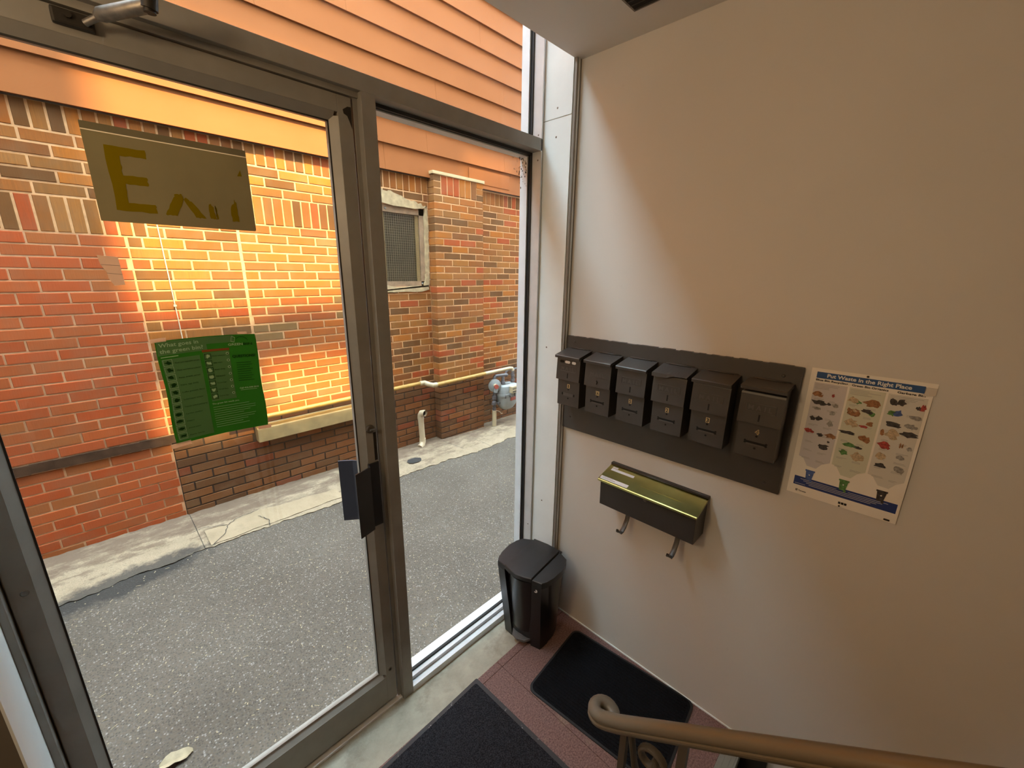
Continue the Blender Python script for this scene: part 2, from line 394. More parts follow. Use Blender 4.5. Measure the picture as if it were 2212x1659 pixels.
# flat print on walls: frames (u right, v up, d towards the viewer)
def right_wall(y0, z0, x0=0.0): return lambda u, v, d: Vector((x0 - d, y0 - u, z0 + v))
def front_glass(x0, z0, y0): return lambda u, v, d: Vector((x0 + u, y0 - d, z0 + v))
def rect(mb, fr, u0, v0, u1, v1, d, m=0, th=.0004): return mb.prism([(u0, v0), (u1, v0), (u1, v1), (u0, v1)], d, d + th, fr, m)
def poly(mb, fr, pts, d, m=0, th=.0004): return mb.prism(pts, d, d + th, fr, m)
_tc = {}
def text(mb, s, size, fr, u, v, d, m=0, align='LEFT', bold=0, width=None, th=.0003, res=2):
    key = (s, round(bold, 4), res)
    if key not in _tc:
        c = bpy.data.curves.new('t', 'FONT'); c.body = s; c.size = 1; c.resolution_u = res; c.offset = bold; c.extrude = .0
        o = bpy.data.objects.new('t', c); me = bpy.data.meshes.new_from_object(o)
        vs = [tuple(p.co) for p in me.vertices]; fs = [list(p.vertices) for p in me.polygons]
        bpy.data.objects.remove(o); bpy.data.curves.remove(c); bpy.data.meshes.remove(me); _tc[key] = (vs, fs)
    vs, fs = _tc[key]
    x0 = min(p[0] for p in vs); x1 = max(p[0] for p in vs)
    sx = size if width is None else width / (x1 - x0)
    off = {'LEFT': 0, 'CENTER': -(x1 - x0) * sx / 2, 'RIGHT': -(x1 - x0) * sx}[align]
    mb.add([fr(u + off + (p[0] - x0) * sx, v + p[1] * size, d + th) for p in vs], fs, m)
    return mb
def lines(mb, fr, u0, u1, v, n, step, d, m=0, h=.0012, rnd=.3):
    for i in range(n):
        e = u1 - (u1 - u0) * random.random() * rnd
        rect(mb, fr, u0, v - i * step - h, e, v - i * step, d, m)
def blob(mb, fr, u, v, ru, rv, d, m=0, n=14, j=.35):
    ph = random.random() * 6
    pts = [(u + ru * (1 + j * (random.random() - .6)) * math.cos(2 * math.pi * k / n + ph), v + rv * (1 + j * (random.random() - .6)) * math.sin(2 * math.pi * k / n + ph)) for k in range(n)]
    poly(mb, fr, pts, d, m)

# =================================================================== ROOM SHELL
CEIL = 2.546
EX = 0.26      # outer face of our facade
struct('wall_right', bx(0, .22, -4, 0, -1.7, CEIL + .2), 'wall')
struct('wall_left', bx(-2.8, -2.6, -4, 0, -1.7, CEIL + .2), 'wall')
struct('wall_back', bx(-2.8, .22, -4.2, -4, -1.7, CEIL + .2), 'wall')
struct('wall_front', bx(-2.8, -1.75, -.016, EX, -1.7, 3.4), 'wall_shaded')
obj('rendered_wall', bx(-9, -2.8, 0, EX, -.4, 3.4), 'facade', kind='structure').name = 'wall_outside_left'
o = obj('wall_outside_right', MB().box(-.03, 9, 0.0001, EX, -.4, 3.4), 'facade', kind='structure')
# added unseen upper wall; holes cut to shape the sun patches across the alley
def facade_with_holes(x0, x1, z0, z1, holes, y0, y1):
    xs = sorted({x0, x1, *[h[0] for h in holes], *[h[1] for h in holes]}); zs = sorted({z0, z1, *[h[2] for h in holes], *[h[3] for h in holes]})
    mb = MB()
    for a, b in zip(xs, xs[1:]):
        run = None
        for c, d in zip(zs, zs[1:]):
            if any(h[0] <= (a + b) / 2 <= h[1] and h[2] <= (c + d) / 2 <= h[3] for h in holes): 
                if run: mb.box(a, b, y0, y1, run[0], run[1]); run = None
            else: run = (run[0], d) if run else (c, d)
        if run: mb.box(a, b, y0, y1, run[0], run[1])
    return mb
SH = 2.94
HOLES = [(-1.27, -.50, 1.42 + SH, 3.12 + SH), (-.50, .14, 1.47 + SH, 2.10 + SH), (-.50, .14, 2.20 + SH, 3.12 + SH),
         (-1.27, -.66, .50 + SH, .86 + SH), (-.60, .14, .50 + SH, .98 + SH), (1.50, 2.06, 2.96 + SH, 3.04 + SH), (1.46, 2.10, 2.62 + SH, 2.77 + SH)]
struct('added_sun_mask_wall', facade_with_holes(-9, 9, 3.40, 7.6, HOLES, .20, EX), 'facade')
struct('ceiling', MB().box(-2.8, .22, -4.2, 0, CEIL, 3.5).box(-2.8, .22, 0, .2, 3.40, 3.5), 'ceiling')
# aluminium corner strip, jamb panels
t = struct('trim_1', MB().box(-.030, 0, -.012, .0, 0, CEIL, m=0).box(-.019, -.013, -.015, -.012, 0, CEIL, m=1), ['alum', 'alum_skylit'])
p = struct('trim_2', bx(-.034, -.03, 0, .262, -.03, 2.356), 'panel', loc=(-.03, .13, 0))
p2 = struct('trim_3', bx(-.034, -.03, 0, .262, 2.3595, 3.40), 'panel', loc=(-.03, .13, 2.36))
for par, pts in ((p, [(.074, 2.29), (.085, 1.42), (.08, .62)]), (p2, [(.072, 2.394)])):
    for y, z in pts:
        mb = MB().lathe([(.0001, .0012), (.003, .001), (.0042, 0)], (-.034, y, z), (-1, 0, 0), 10)
        obj('screw', mb, 'screw', par)
struct('trim_4', bx(-1.75, -1.746, -.016, .14, -.03, 3.4), 'panel')
# floors
fl = struct_root('floor')
obj('slab', MB().box(-2.8, 0, -.90, -.03, -.25, -.008).box(-2.6, -.9, -4, -.90, -.25, -.008), 'stair', fl)
xs = [-1.746, -1.456, -.956, -.456, 0]; ys = [-.03, -.067, -.906]
k = 0
for a, b in zip(xs, xs[1:]):
    for c, d in zip(ys, ys[1:]):
        obj('carpet_tile', bx(a + .0008, b - .0008, d + .0008, c - .0008, -.008, 0, bev=.0012), 'carpet', fl)
obj('carpet_tile', bx(-2.6, -1.7468, -.906, -.017, -.008, 0), 'carpet', fl)
# concrete threshold, sloping a little outwards
mb = MB(); nx, ny = 60, 8; vs = []; fs = []
for i in range(nx + 1):
    for j in range(ny + 1):
        x = -1.746 + 1.716 * i / nx; y = -.03 + .29 * j / ny
        vs.append((x, y, -.006 - .024 * min(1, (y + .03) / .17) + .0022 * noise.noise((x * 22, y * 22, 3)) + .003 * noise.noise((x * 5, y * 9, 0))))
for i in range(nx):
    for j in range(ny): fs.append((i * (ny + 1) + j, (i + 1) * (ny + 1) + j, (i + 1) * (ny + 1) + j + 1, i * (ny + 1) + j + 1))
mb.add(vs, fs, 0, True); mb.box(-1.746, -.03, -.03, .26, -.3, -.04)
struct('threshold', mb, 'threshold')
# metal stair nosing, stairs down along the right wall and up on the left
struct('stair_nosing', MB().box(-.9, 0, -.956, -.906, -.012, .004, bev=.0015).box(-.9, 0, -.924, -.920, .003, .0062).box(-.9, 0, -.942, -.938, .003, .0062).box(-.9, 0, -.962, -.956, -.05, .002), 'nosing')
st = struct_root('stairs_down')
for i in range(5):
    obj('step', bx(-.9, 0, -.962 - .26 * (i + 1), -.962 - .26 * i, -.19 * (i + 1) - .3, -.19 * (i + 1)), 'stair', st)
obj('lower_floor', bx(-2.6, 0, -4, -.9, -1.75, -1.5), 'stair', st)
obj('riser_panel', bx(-.9, 0, -.958, -.906, -.5, -.012), 'stair', st)
su = struct_root('stairs_up')
for i in range(5):
    obj('step', bx(-1.85, -.93, -1.10 - .26 * (i + 1), -1.10 - .26 * i, 0, .19 * (i + 1)), 'stair', su)
struct('trim_5', bx(-.012, 0, -1.042, -.957, -1.2, .012), 'dark_trim')
struct('baseboard_right', bx(-.004, 0, -.956, -.001, 0, .006), 'panel')

# =================================================================== STOREFRONT
X0, XM0, XM1, X1 = -1.746, -.843, -.798, -.034
Y0, YG0, YG1, Y1 = .14, .197, .203, .248
HZ0, HZ1 = 2.248, 2.295
# common frame members
fr_ = struct_root('window_frame', (-.82, .14, 0))
obj('header', MB().box(X0, X1 - .006, Y0, .192, HZ0, HZ1, bev=.0015).box(X0, X1 - .006, .2, Y1, HZ0 + .004, HZ1 - .004), 'alum', fr_)
obj('door_stop', MB().box(X0, XM0, .159, .2, 2.2335, HZ0 + .001).box(X0, XM0, .2, Y1, 2.2335, HZ0 + .006), 'alum', fr_)
obj('mullion', MB().box(XM0, XM1, Y0, .192, -.03, HZ0, bev=.0015).box(XM0 + .003, XM1 + .004, .2, Y1, -.03, HZ0).box(XM0 - .013, XM0, .166, .178, -.02, HZ0 - .002), 'alum', fr_)
obj('right_post', MB().box(-.048, -.040, Y0, .190, -.03, 3.4).box(-.06, -.040, .206, Y1, -.03, 3.4).box(-.040, -.036, .15, Y1, -.03, 3.4), 'alum_skylit', fr_)
obj('left_jamb', MB().box(X0, -1.733, Y0, .2, -.03, 3.4, bev=.001).box(X0, -1.738, .2, Y1, -.03, 3.4).box(-1.735, -1.731, .178, .19, -.02, HZ0), 'alum', fr_)
obj('sill', MB().box(XM1, -.048, Y0, .170, -.032, .003, bev=.0012).box(XM1, -.048, .168, .190, -.03, .022, bev=.0012), 'alum_skylit', fr_)
obj('outer_sill', MB().box(XM1, -.05, .205, .252, -.05, .020, bev=.002), 'alum_skylit', fr_)
obj('top_rail', MB().box(X0, X1 - .006, Y0, Y1, 3.34, 3.40), 'alum', fr_)
for z in (1.2,):
    pass
for z in (2.31, 2.215, .45):
    obj('screw', MB().lathe([(.0001, .001), (.0025, .0008), (.0036, 0)], (-.048, .158, z), (-1, 0, 0), 10), 'screw', fr_)
# sidelight
w1 = struct_root('window_1', (-.42, .2, 1.1))
g0x, g1x, g0z, g1z = XM1 - .004, -.046, .012, HZ0 + .004
obj('glass_pane', bx(g0x, g1x, YG0, YG1, g0z, g1z), 'glass', w1)
gk = MB()
for a in ((.189, .1985), (.2015, .2065)):
    gk.box(XM1, -.0405, a[0], a[1], g1z - .014, g1z).box(XM1, -.0405, a[0], a[1], .010, .030 if a[0] < .195 else .024).box(-.054, -.0405, a[0], a[1], .01, g1z).box(XM1, XM1 + .004, a[0], a[1], .01, g1z)
obj('gasket', gk, 'gasket', w1)
obj('outer_stop', MB().box(XM1, -.05, .2065, Y1, HZ0 - .014, HZ0 + .004), 'alum_skylit', w1)
# transom light
w2 = struct_root('window_2', (-.9, .2, 2.5))
obj('glass_pane', bx(X0 + .005, -.046, YG0, YG1, HZ1 - .003, 3.345), 'glass', w2)
gk = MB()
for a in ((.189, .1985), (.2015, .2065)):
    gk.box(X0, -.0405, a[0], a[1], HZ1 - .002, HZ1 + .004).box(-.054, -.0405, a[0], a[1], HZ1, 3.345)
obj('gasket', gk, 'gasket', w2)
obj('outer_stop', MB().box(-.056, -.048, .2065, Y1, HZ1, 3.345), 'alum_skylit', w2)
# threshold plate under the door
struct('door_threshold_plate', MB().box(X0, XM0 - .002, .150, .205, -.032, -.018, bev=.003), 'alum_skylit')

# glass door
DX0, DX1, DZ0, DZ1, DY0, DY1 = -1.730, -.862, -.008, 2.231, .166, .212
GX0, GX1, GZ0, GZ1 = -1.672, -.925, .148, 2.164
dr = struct_root('door_1', (DX0, .19, 0))
def bead(mb, horiz, a0, a1, face, glass):
    """sloped glazing bead from the rail face (y=DY0) back to the glass"""
    if horiz: mb.prism([(face, DY0 + .001), (glass, .184), (glass, DY1 - .006), (face, DY1 - .006)], a0, a1, lambda a, b, d: (d, b, a))
    else: mb.prism([(face, DY0 + .001), (glass, .184), (glass, DY1 - .006), (face, DY1 - .006)], a0, a1, lambda a, b, d: (a, b, d))
    return mb
obj('stile', MB().box(-.903, DX1, DY0, DY1, DZ0, DZ1, bev=.0015), 'alum', dr)
obj('stile', MB().box(DX0, -1.690, DY0, DY1, DZ0, DZ1, bev=.0015), 'alum', dr)
obj('top_rail', MB().box(-1.690, -.903, DY0, DY1, 2.186, DZ1, bev=.0015), 'alum', dr)
obj('bottom_rail', MB().box(-1.690, -.903, DY0, DY1, DZ0, .124, bev=.0015), 'alum', dr)
bd = MB(); bead(bd, False, GZ0 - .012, GZ1 + .012, -.903, GX1); bead(bd, False, GZ0 - .012, GZ1 + .012, -1.690, GX0)
obj('glazing_bead', bd, 'alum', dr)
bd = MB(); bead(bd, True, GX0 - .012, GX1 + .012, 2.186, GZ1)
obj('glazing_bead', bd, 'alum', dr)
bd = MB(); bead(bd, True, GX0 - .012, GX1 + .012, .124, .142); bd.box(GX0, GX1, .182, .192, .140, GZ0)
obj('glazing_bead', bd, 'alum', dr)
obj('gasket', MB().box(GX1 - .003, GX1 + .003, .1835, .1862, GZ0, GZ1).box(GX0 - .003, GX0 + .003, .1835, .1862, GZ0, GZ1).box(GX0, GX1, .1835, .1862, GZ1 - .003, GZ1 + .003), 'gasket', dr)
obj('glass_pane', bx(GX0 - .006, GX1 + .006, .187, .193, GZ0 - .006, GZ1 + .006), 'glass', dr)
# lock cylinder with a key-like thumb turn
lk = obj('lock_cylinder', MB().lathe([(.0001, .006), (.011, .006), (.015, .003), (.0155, 0)], (-.886, DY0, 1.222), (0, -1, 0), 20), 'iron', dr)
obj('thumb_turn', MB().box(-.890, -.868, DY0 - .016, DY0 - .006, 1.218, 1.2225, bev=.001), 'closer_metal', lk)
obj('face_plate', MB().box(-.876, -.866, DY0 - .0008, DY0 + .001, 1.10, 1.205), 'closer_dark', dr)
# push / pull plates
inn = lambda a, b, d: (a, b, d)
mb = MB()
mb.box(-.906, -.865, DY0 - .006, DY0, .842, 1.094, bev=.0015)
mb.prism([(-.904, DY0 - .006), (-.904, DY0 - .001), (-.916, DY0 - .032), (-.975, DY0 - .052), (-.976, DY0 - .056), (-.914, DY0 - .037)], .853, 1.098, inn)
obj('pull_plate', mb, 'plate_black', dr)
mb = MB()
mb.box(-.912, -.884, DY1, DY1 + .005, .85, 1.092, bev=.0015)
mb.prism([(-.912, DY1), (-.912, DY1 + .005), (-.925, DY1 + .03), (-.966, DY1 + .058), (-.968, DY1 + .053), (-.928, DY1 + .024)], .85, 1.092, inn)
obj('pull_plate', mb, 'plate_navy', dr)
# corner hole and rubber bumper at the free stile
obj('pivot_socket', MB().lathe([(.0052, .001), (.0078, .0016), (.0085, 0)], (-.884, DY0, .152), (0, -1, 0), 16).lathe([(.0001, .0006), (.006, .0006)], (-.884, DY0, .152), (0, -1, 0), 16, m=1), ['closer_metal', 'dark_void'], dr)
obj('corner_stain', MB().prism([(-.888, 2.196), (-.874, 2.206), (-.8635, 2.207), (-.8635, 2.150), (-.870, 2.168), (-.876, 2.182), (-.886, 2.186)], DY0 - .0006, DY0 + .0004, lambda a, b, d: (a, d, b)), 'closer_dark', dr)
obj('screw', MB().lathe([(.0001, .002), (.0055, .0015), (.0075, 0)], (-1.706, DY0, 1.06), (0, -1, 0), 12), 'screw', dr)
# closer: greasy shoe on the top rail and the steel arm that leaves it
cl = obj('door_closer', MB().box(-1.448, -1.388, DY0 - .014, DY0 + .001, 2.199, 2.226, bev=.004).cyl((-1.425, DY0 - .013, 2.216), (-1.425, DY0 - .019, 2.216), .006, 10), 'closer_dark', dr)
obj('closer_arm', MB().cyl((-1.402, .150, 2.210), (-1.380, .128, 2.222), .006, 12).tube([(-1.384, .130, 2.221), (-1.377, .122, 2.2235), (-1.318, .060, 2.238), (-1.309, .050, 2.241)], [.008, .0125, .0125, .009], 16), 'closer_metal', cl)
obj('arm_joint', MB().cyl((-1.312, .053, 2.232), (-1.308, .049, 2.262), .0135, 14).cyl((-1.312, .053, 2.226), (-1.3118, .0528, 2.234), .010, 14), 'closer_dark', cl)

# =================================================================== OUTSIDE: ground
def gz(x, y):
    z = -.047 - .010 * x
    if x > .8: z -= .022 * (x - .8)
    return z + .010 * math.sin(x * 1.7 + 1) * 0 + .006 * noise.noise((x * 2, y * 2, 0))
def grid(x0, x1, y0f, y1f, nx, ny, dz=0.0, amp=.0, fr=20):
    vs = []; fs = []
    for i in range(nx + 1):
        x = x0 + (x1 - x0) * i / nx; a, b = y0f(x), y1f(x)
        for j in range(ny + 1):
            y = a + (b - a) * j / ny
            vs.append((x, y, gz(x, y) + dz + amp * noise.noise((x * fr, y * fr, 1)) + amp * .6 * noise.noise((x * fr * 3.1, y * fr * 3.1, 7))))
    for i in range(nx):
        for j in range(ny): fs.append((i * (ny + 1) + j, (i + 1) * (ny + 1) + j, (i + 1) * (ny + 1) + j + 1, i * (ny + 1) + j + 1))
    return vs, fs
mb = MB(); vs, fs = grid(-9, 9, lambda x: .20, lambda x: 2.9, 200, 40, 0, .0012, 30); mb.add(vs, fs, 0, True)
struct('ground', mb, 'asphalt')
def kerb_edge(x):
    return 1.915 + .045 * noise.noise((x * 1.3, 0, 0)) + .03 * noise.noise((x * 6, 5, 0)) + .02 * noise.noise((x * 19, 2, 0)) + .008 * noise.noise((x * 60, 8, 0))
def solid_grid(mb, x0, x1, f0, f1, nx, ny, dz, amp, fr, skirt=.03):
    vs, fs = grid(x0, x1, f0, f1, nx, ny, dz, amp, fr); n = ny + 1
    mb.add(vs, fs, 0, True)
    for i in range(nx):
        a, b = Vector(vs[i * n]), Vector(vs[(i + 1) * n]); mb.add([a, b, b - Vector((0, -.012, skirt)), a - Vector((0, -.012, skirt))], [(0, 1, 2, 3)])
ks = struct_root('concrete_strip', (0, 2.2, -.05))
for a, b in ((-9, -1.235), (-1.235, -.02), (-.02, 1.30), (1.30, 9)):
    mb = MB(); solid_grid(mb, a + .002, b - .002, kerb_edge, lambda x: 2.6, max(60, int((b - a) * 70)), 34, .006, .005, 16)
    obj('concrete_slab', mb, 'concrete', ks)
pt = MB(); solid_grid(pt, -1.20, -.30, lambda x: 1.945 + .04 * noise.noise((x * 6, 1, 1)), lambda x: 2.17 + .05 * noise.noise((x * 4, 9, 1)) - .12 * max(0, x + .7), 70, 14, .0105, .003, 20, .01)
obj('cement_patch', pt, 'patch', ks)
mb = MB(); ring = [(.485 + .075 * math.cos(a) * (1 + .25 * noise.noise((math.cos(a) * 2, math.sin(a) * 2, 0))), 2.125 + .055 * math.sin(a) * (1 + .3 * noise.noise((math.cos(a) * 3, math.sin(a) * 2, 4)))) for a in [i * math.pi / 12 for i in range(24)]]
mb.add([(x, y, gz(x, y) + .0135) for x, y in ring], [list(range(24))]); obj('tar_stain', mb, 'stain', ks)
def crack(pts):
    mb = MB(); L = [Vector((x, y, 0)) for x, y in pts]
    out = []
    for a, b in zip(L, L[1:]):
        for i in range(6): out.append(a.lerp(b, i / 6) + Vector((.008 * noise.noise((a.x * 9 + i, a.y * 7, 2)), .012 * noise.noise((i * 1.7, a.x * 5, 1)), 0)))
    out.append(L[-1]); n = len(out)
    vs = []
    for i, p_ in enumerate(out):
        t_ = (out[min(i + 1, n - 1)] - out[max(i - 1, 0)]).normalized(); s_ = Vector((-t_.y, t_.x, 0)) * (.0042 * (.45 + .55 * abs(noise.noise((i * .7, 1, p_.x)))))
        for q_ in (p_ + s_, p_ - s_): vs.append((q_.x, q_.y, gz(q_.x, q_.y) + .0155))
    mb.add(vs, [(2 * i, 2 * i + 1, 2 * i + 3, 2 * i + 2) for i in range(n - 1)])
    obj('crack', mb, 'stain', ks)
crack([(-1.19, 1.93), (-1.10, 2.03), (-1.07, 2.12), (-1.01, 2.17), (-.86, 2.19)])
crack([(-1.07, 2.13), (-1.20, 2.20), (-1.26, 2.19)]); crack([(-.86, 1.90), (-.84, 2.00), (-.88, 2.10)]); crack([(1.02, 2.02), (1.00, 2.18), (.98, 2.33)])
# grit and straw on the asphalt: nobody could count it
gr = MB(); rg = random.Random(3)
for i in range(1300):
    x = rg.uniform(-2.2, 1.6); y = rg.uniform(.28, 1.92); z = gz(x, y) + .0012; a = rg.uniform(0, 6.28)
    L = rg.choice((.003, .004, .005, .003, .004, .003, .005, .011)); wd = .0022 if L < .01 else .0012
    dx, dy = math.cos(a) * L, math.sin(a) * L; ex, ey = -math.sin(a) * wd, math.cos(a) * wd
    gr.add([(x - dx - ex, y - dy - ey, z), (x + dx - ex, y + dy - ey, z), (x + dx + ex, y + dy + ey, z), (x - dx + ex, y - dy + ey, z), (x, y, z + .0028)], [(0, 1, 4), (1, 2, 4), (2, 3, 4), (3, 0, 4)])
o = obj('grit', gr, 'leaf', bpy.data.objects['ground'], kind='stuff')
# dry leaf by the door
mb = MB(); L = []
for i in range(7):
    u = i / 6; wd = .030 * math.sin(math.pi * (.06 + .88 * u)) * (1 + .25 * math.sin(u * 9)); x = -1.615 + .098 * u; y = .552 - .012 * u
    for s_ in (-1, 0, 1): L.append((x + .25 * wd * s_, y + .95 * wd * s_, gz(x, y) + .006 + .012 * abs(s_) + .006 * math.sin(u * 5)))
mb.add(L, [(i * 3 + j, i * 3 + j + 3, i * 3 + j + 4, i * 3 + j + 1) for i in range(6) for j in range(2)], 0, True)
lf = thing('dry_leaf', 'pale dry leaf lying on the asphalt just outside the glass door', 'leaf', (-1.56, .545, gz(-1.56, .545)))
obj('blade', mb, 'leaf', lf); obj('stem', MB().tube([(-1.612, .552, gz(-1.6, .55) + .006), (-1.635, .556, gz(-1.6, .55) + .004), (-1.65, .562, gz(-1.6, .55) + .003)], .0016, 6), 'leaf', lf)

# =================================================================== NEIGHBOUR BUILDING
YW = 2.5
nb = thing('neighbour_building', 'building across the alley with salmon lap siding over a brown brick ground floor', 'building', (0, YW, -.05))
obj('building_core', MB().box(-9, 9, 2.64, 3.3, -.3, 6.4), 'siding', nb)
struct('added_alley_blocker', bx(-6.4, -6.2, EX, 2.64, -.4, 6.4), 'facade')  # added unseen wall, blocks low sky light from the alley's left end
# siding boards: each lap its own board, with the butt seams of the photo
ZS, PS = 2.615, .2115
seams = {0: [.55], 1: [1.0, 2.02], 2: [-.9], 3: [1.12], 4: [-.35, 2.0], 5: [.30], 6: [1.67], 7: [-.2, .95], 8: [.4], 9: [1.5]}
def board(i, xa, xb):
    z0 = ZS + PS * i; z1 = z0 + PS + .012
    mb = MB(); mb.prism([(2.447, z0), (2.462, z0), (2.462 + .02, z1), (2.470, z1)], xa, xb, lambda a, b, d: (d, a, b)); return mb
for i in range(10):
    cut = [-5] + seams.get(i, []) + [6]
    for a, b in zip(cut, cut[1:]): obj('siding_board', board(i, a + .0006, b - .0006), 'siding', nb)
mb = MB()
for i in range(10, 18):
    b_ = board(i, -9, 9); mb.add(b_.v, b_.f)
for i in range(0, 10):
    for a, b in ((-9, -5), (6, 9)): b_ = board(i, a, b); mb.add(b_.v, b_.f)
obj('siding_board_upper', mb, 'siding', nb, kind='stuff')
obj('starter_strip', bx(-9, 9, 2.47, 2.50, ZS - .002, ZS + .012), 'brown_pipe', nb)
obj('siding_patch', bx(1.50, 2.09, 2.4465, 2.451, 2.655, 2.79), 'siding', nb)
# mortar backings
YM = YW + .0028
def wallbox(mb, x0, x1, z0, z1): return mb.box(x0, x1, YM, YM + .13, z0, z1)
WX0, WX1, WZ0, WZ1 = .16, .985, 1.607, 2.338
ZD = .600
mw = MB(); wallbox(mw, -1.246, WX0, ZD, 2.63); wallbox(mw, WX1, 1.04, ZD, 2.63); wallbox(mw, WX0, WX1, WZ1, 2.63); wallbox(mw, WX0, WX1, ZD, WZ0); wallbox(mw, -9, -1.246, 1.939, 2.63); wallbox(mw, 1.62, 9, ZD, 2.63)
wall_up = obj('brick_wall', mw, 'mortar', nb)
mw = MB(); wallbox(mw, -1.246, 1.04, -.4, ZD); wallbox(mw, 1.62, 9, -.4, ZD)
wall_low = obj('brick_base', mw, 'mortar_dark', nb)
mw = MB(); wallbox(mw, -9, -1.246, -.4, 1.939)
wall_red = obj('brick_infill_red', mw, 'mortar_red', nb, label='plain red brick infill with pale joints')
YP = 2.4
pier = obj('brick_pier', MB().box(1.022, 1.643, YP + .0028, YM + .02, ZD, 2.648, m=0).box(1.022, 1.643, YP + .0028, YM + .02, -.4, ZD, m=1), ['mortar', 'mortar_dark'], nb)
obj('pier_cap', MB().box(1.005, 1.662, YP - .012, 2.46, 2.648, 2.676, bev=.003), 'cap', nb)
PIT = .0665; Z0 = 2.471
cells = []   # (parent, palette, x0, x1, yface, z0, z1, depth)
rb = random.Random(11)
def run(par, pal, xa, xb, k, pitch, phase, jt=.010, skip=(), yf=YW, dep=.02):
    z1 = Z0 - PIT * k - jt * .5; z0 = z1 - PIT + jt
    n0 = math.floor((xa - phase) / pitch); x = phase + n0 * pitch
    while x < xb:
        a, b = max(x, xa) + jt * .5, min(x + pitch, xb) - jt * .5
        if b - a > .018: cells.append((par, pal, a, b, yf, z0, z1, dep))
        x += pitch
def soldiers(par, pal, xa, xb, z0, z1, pitch=.0667, jt=.010, yf=YW):
    n = max(1, round((xb - xa) / pitch)); p_ = (xb - xa) / n
    for i in range(n): cells.append((par, pal, xa + i * p_ + jt * .5, xa + (i + 1) * p_ - jt * .5, yf, z0 + jt * .5, z1 - jt * .5, .02))
XL, XR, PT = -2.6, 3.4, .2125
soldiers(wall_up, 'brown', XL, 1.015, 2.471, 2.618); soldiers(wall_up, 'brown', 1.65, XR, 2.471, 2.605)
soldiers(wall_up, 'brown', XL, -1.14, Z0 - 8 * PIT, Z0 - 5 * PIT); soldiers(wall_up, 'brown', -.72, .16, Z0 - 6 * PIT, Z0 - 3 * PIT)
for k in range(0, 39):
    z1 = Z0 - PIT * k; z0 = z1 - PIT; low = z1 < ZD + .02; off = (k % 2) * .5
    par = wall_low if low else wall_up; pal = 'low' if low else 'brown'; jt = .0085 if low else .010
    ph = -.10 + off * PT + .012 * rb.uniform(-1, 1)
    seg = []
    # left of the column
    if k < 5: seg.append((par, pal, XL, -1.14 if k >= 0 else 0))
    if k >= 8: run(wall_red, 'red', XL, -1.246, k, .207, -1.246 - off * .207 * .98 - .02 * rb.random(), .0078)
    a = -1.246 if k >= 8 else (-1.14 if k >= 5 else XL)
    if k < 5: a = XL
    # column -> infill
    if k < 3: b = .16 if k >= 2 else 1.015
    elif k < 6: b = -.72
    elif not low: b = -.640
    else: b = 1.015
    if z1 < .545 and z0 > .405:          # rows cut by the stone sill
        run(par, pal, a, -.73, k, PT, ph, jt); run(par, pal, .20, 1.015, k, PT, ph, jt)
    else:
        run(par, pal, a, b, k, PT, ph, jt)
        if 6 <= k and not low: run(wall_up, 'orange', -.632, .16, k, PT, -.632 + off * PT + .01 * rb.uniform(-1, 1), .0115)
        if 2 <= k <= 12: run(par, pal, .985, 1.015, k, PT, ph, jt)
        elif 12 < k and not low: run(par, pal, .16, 1.015, k, PT, ph, jt)
    # right of the pier
    run(par, pal, 1.65, XR, k, PT, ph + .03, jt)
    # pier: corner bricks carry round the side
    if z1 <= 2.46 + .0665 and k >= 0 and z0 > -.2:
        w_ = (1.65 - 1.015) / 3; z1j, z0j = z1 - jt * .5, z0 + jt * .5
        xs_ = [1.015, 1.015 + w_, 1.015 + 2 * w_, 1.65] if k % 2 else [1.015, 1.015 + w_ * .5, 1.015 + 1.5 * w_, 1.015 + 2.5 * w_, 1.65]
        for j, (a_, b_) in enumerate(zip(xs_, xs_[1:])):
            cells.append((pier, pal, a_ + (jt * .5 if j else 0), b_ - (jt * .5 if j < len(xs_) - 2 else 0), YP, z0j, z1j, .104 if j == 0 else .02))
for j in range(6): cells.append((pier, 'brown', 1.105 + j * .0755 + .005, 1.105 + (j + 1) * .0755 - .005, YP, 2.476, 2.645, .02))
for a_, b_, d_ in ((1.015, 1.10, .104), (1.56, 1.65, .02)):
    for z_ in (2.471, 2.5295, 2.588): cells.append((pier, 'brown', a_, b_ if d_ > .1 else b_, YP, z_ + .005, z_ + .0575, d_))
# unit brick, bevelled face towards the alley
def unit_brick(bu, bv):
    mb = MB(); o_ = [(-.5, -.5), (.5, -.5), (.5, .5), (-.5, .5)]
    A = [(x, 0, z) for x, z in o_]; Bq = [(x, -.86, z) for x, z in o_]; Cq = [(x * (1 - bu), -1, z * (1 - bv)) for x, z in o_]
    mb.add(A + Bq + Cq, [(0, 1, 5, 4), (1, 2, 6, 5), (2, 3, 7, 6), (3, 0, 4, 7), (4, 5, 9, 8), (5, 6, 10, 9), (6, 7, 11, 10), (7, 4, 8, 11), (8, 9, 10, 11)])
    return mb
def in_view(x, y, z):
    d = Vector((x, y, z)) - CAM; t_ = (.2 - CAM.y) / d.y; px, pz = CAM.x + d.x * t_, CAM.z + d.z * t_
    q_ = [sum(R_[i][j] * d[j] for j in range(3)) for i in range(3)]
    if q_[2] < .1: return 0
    u, v_ = q_[0] / q_[2], q_[1] / q_[2]
    if abs(u) > 1106 / 883.77 + .02 or abs(v_) > 829.5 / 883.77: return 0
    if not ((GX0 - .06 < px < GX1 + .02 and GZ0 < pz < GZ1 + .02) or (XM1 - .03 < px < -.03 and .02 < pz < HZ0)): return 0
    return 1 / q_[2] ** 2
seen = []
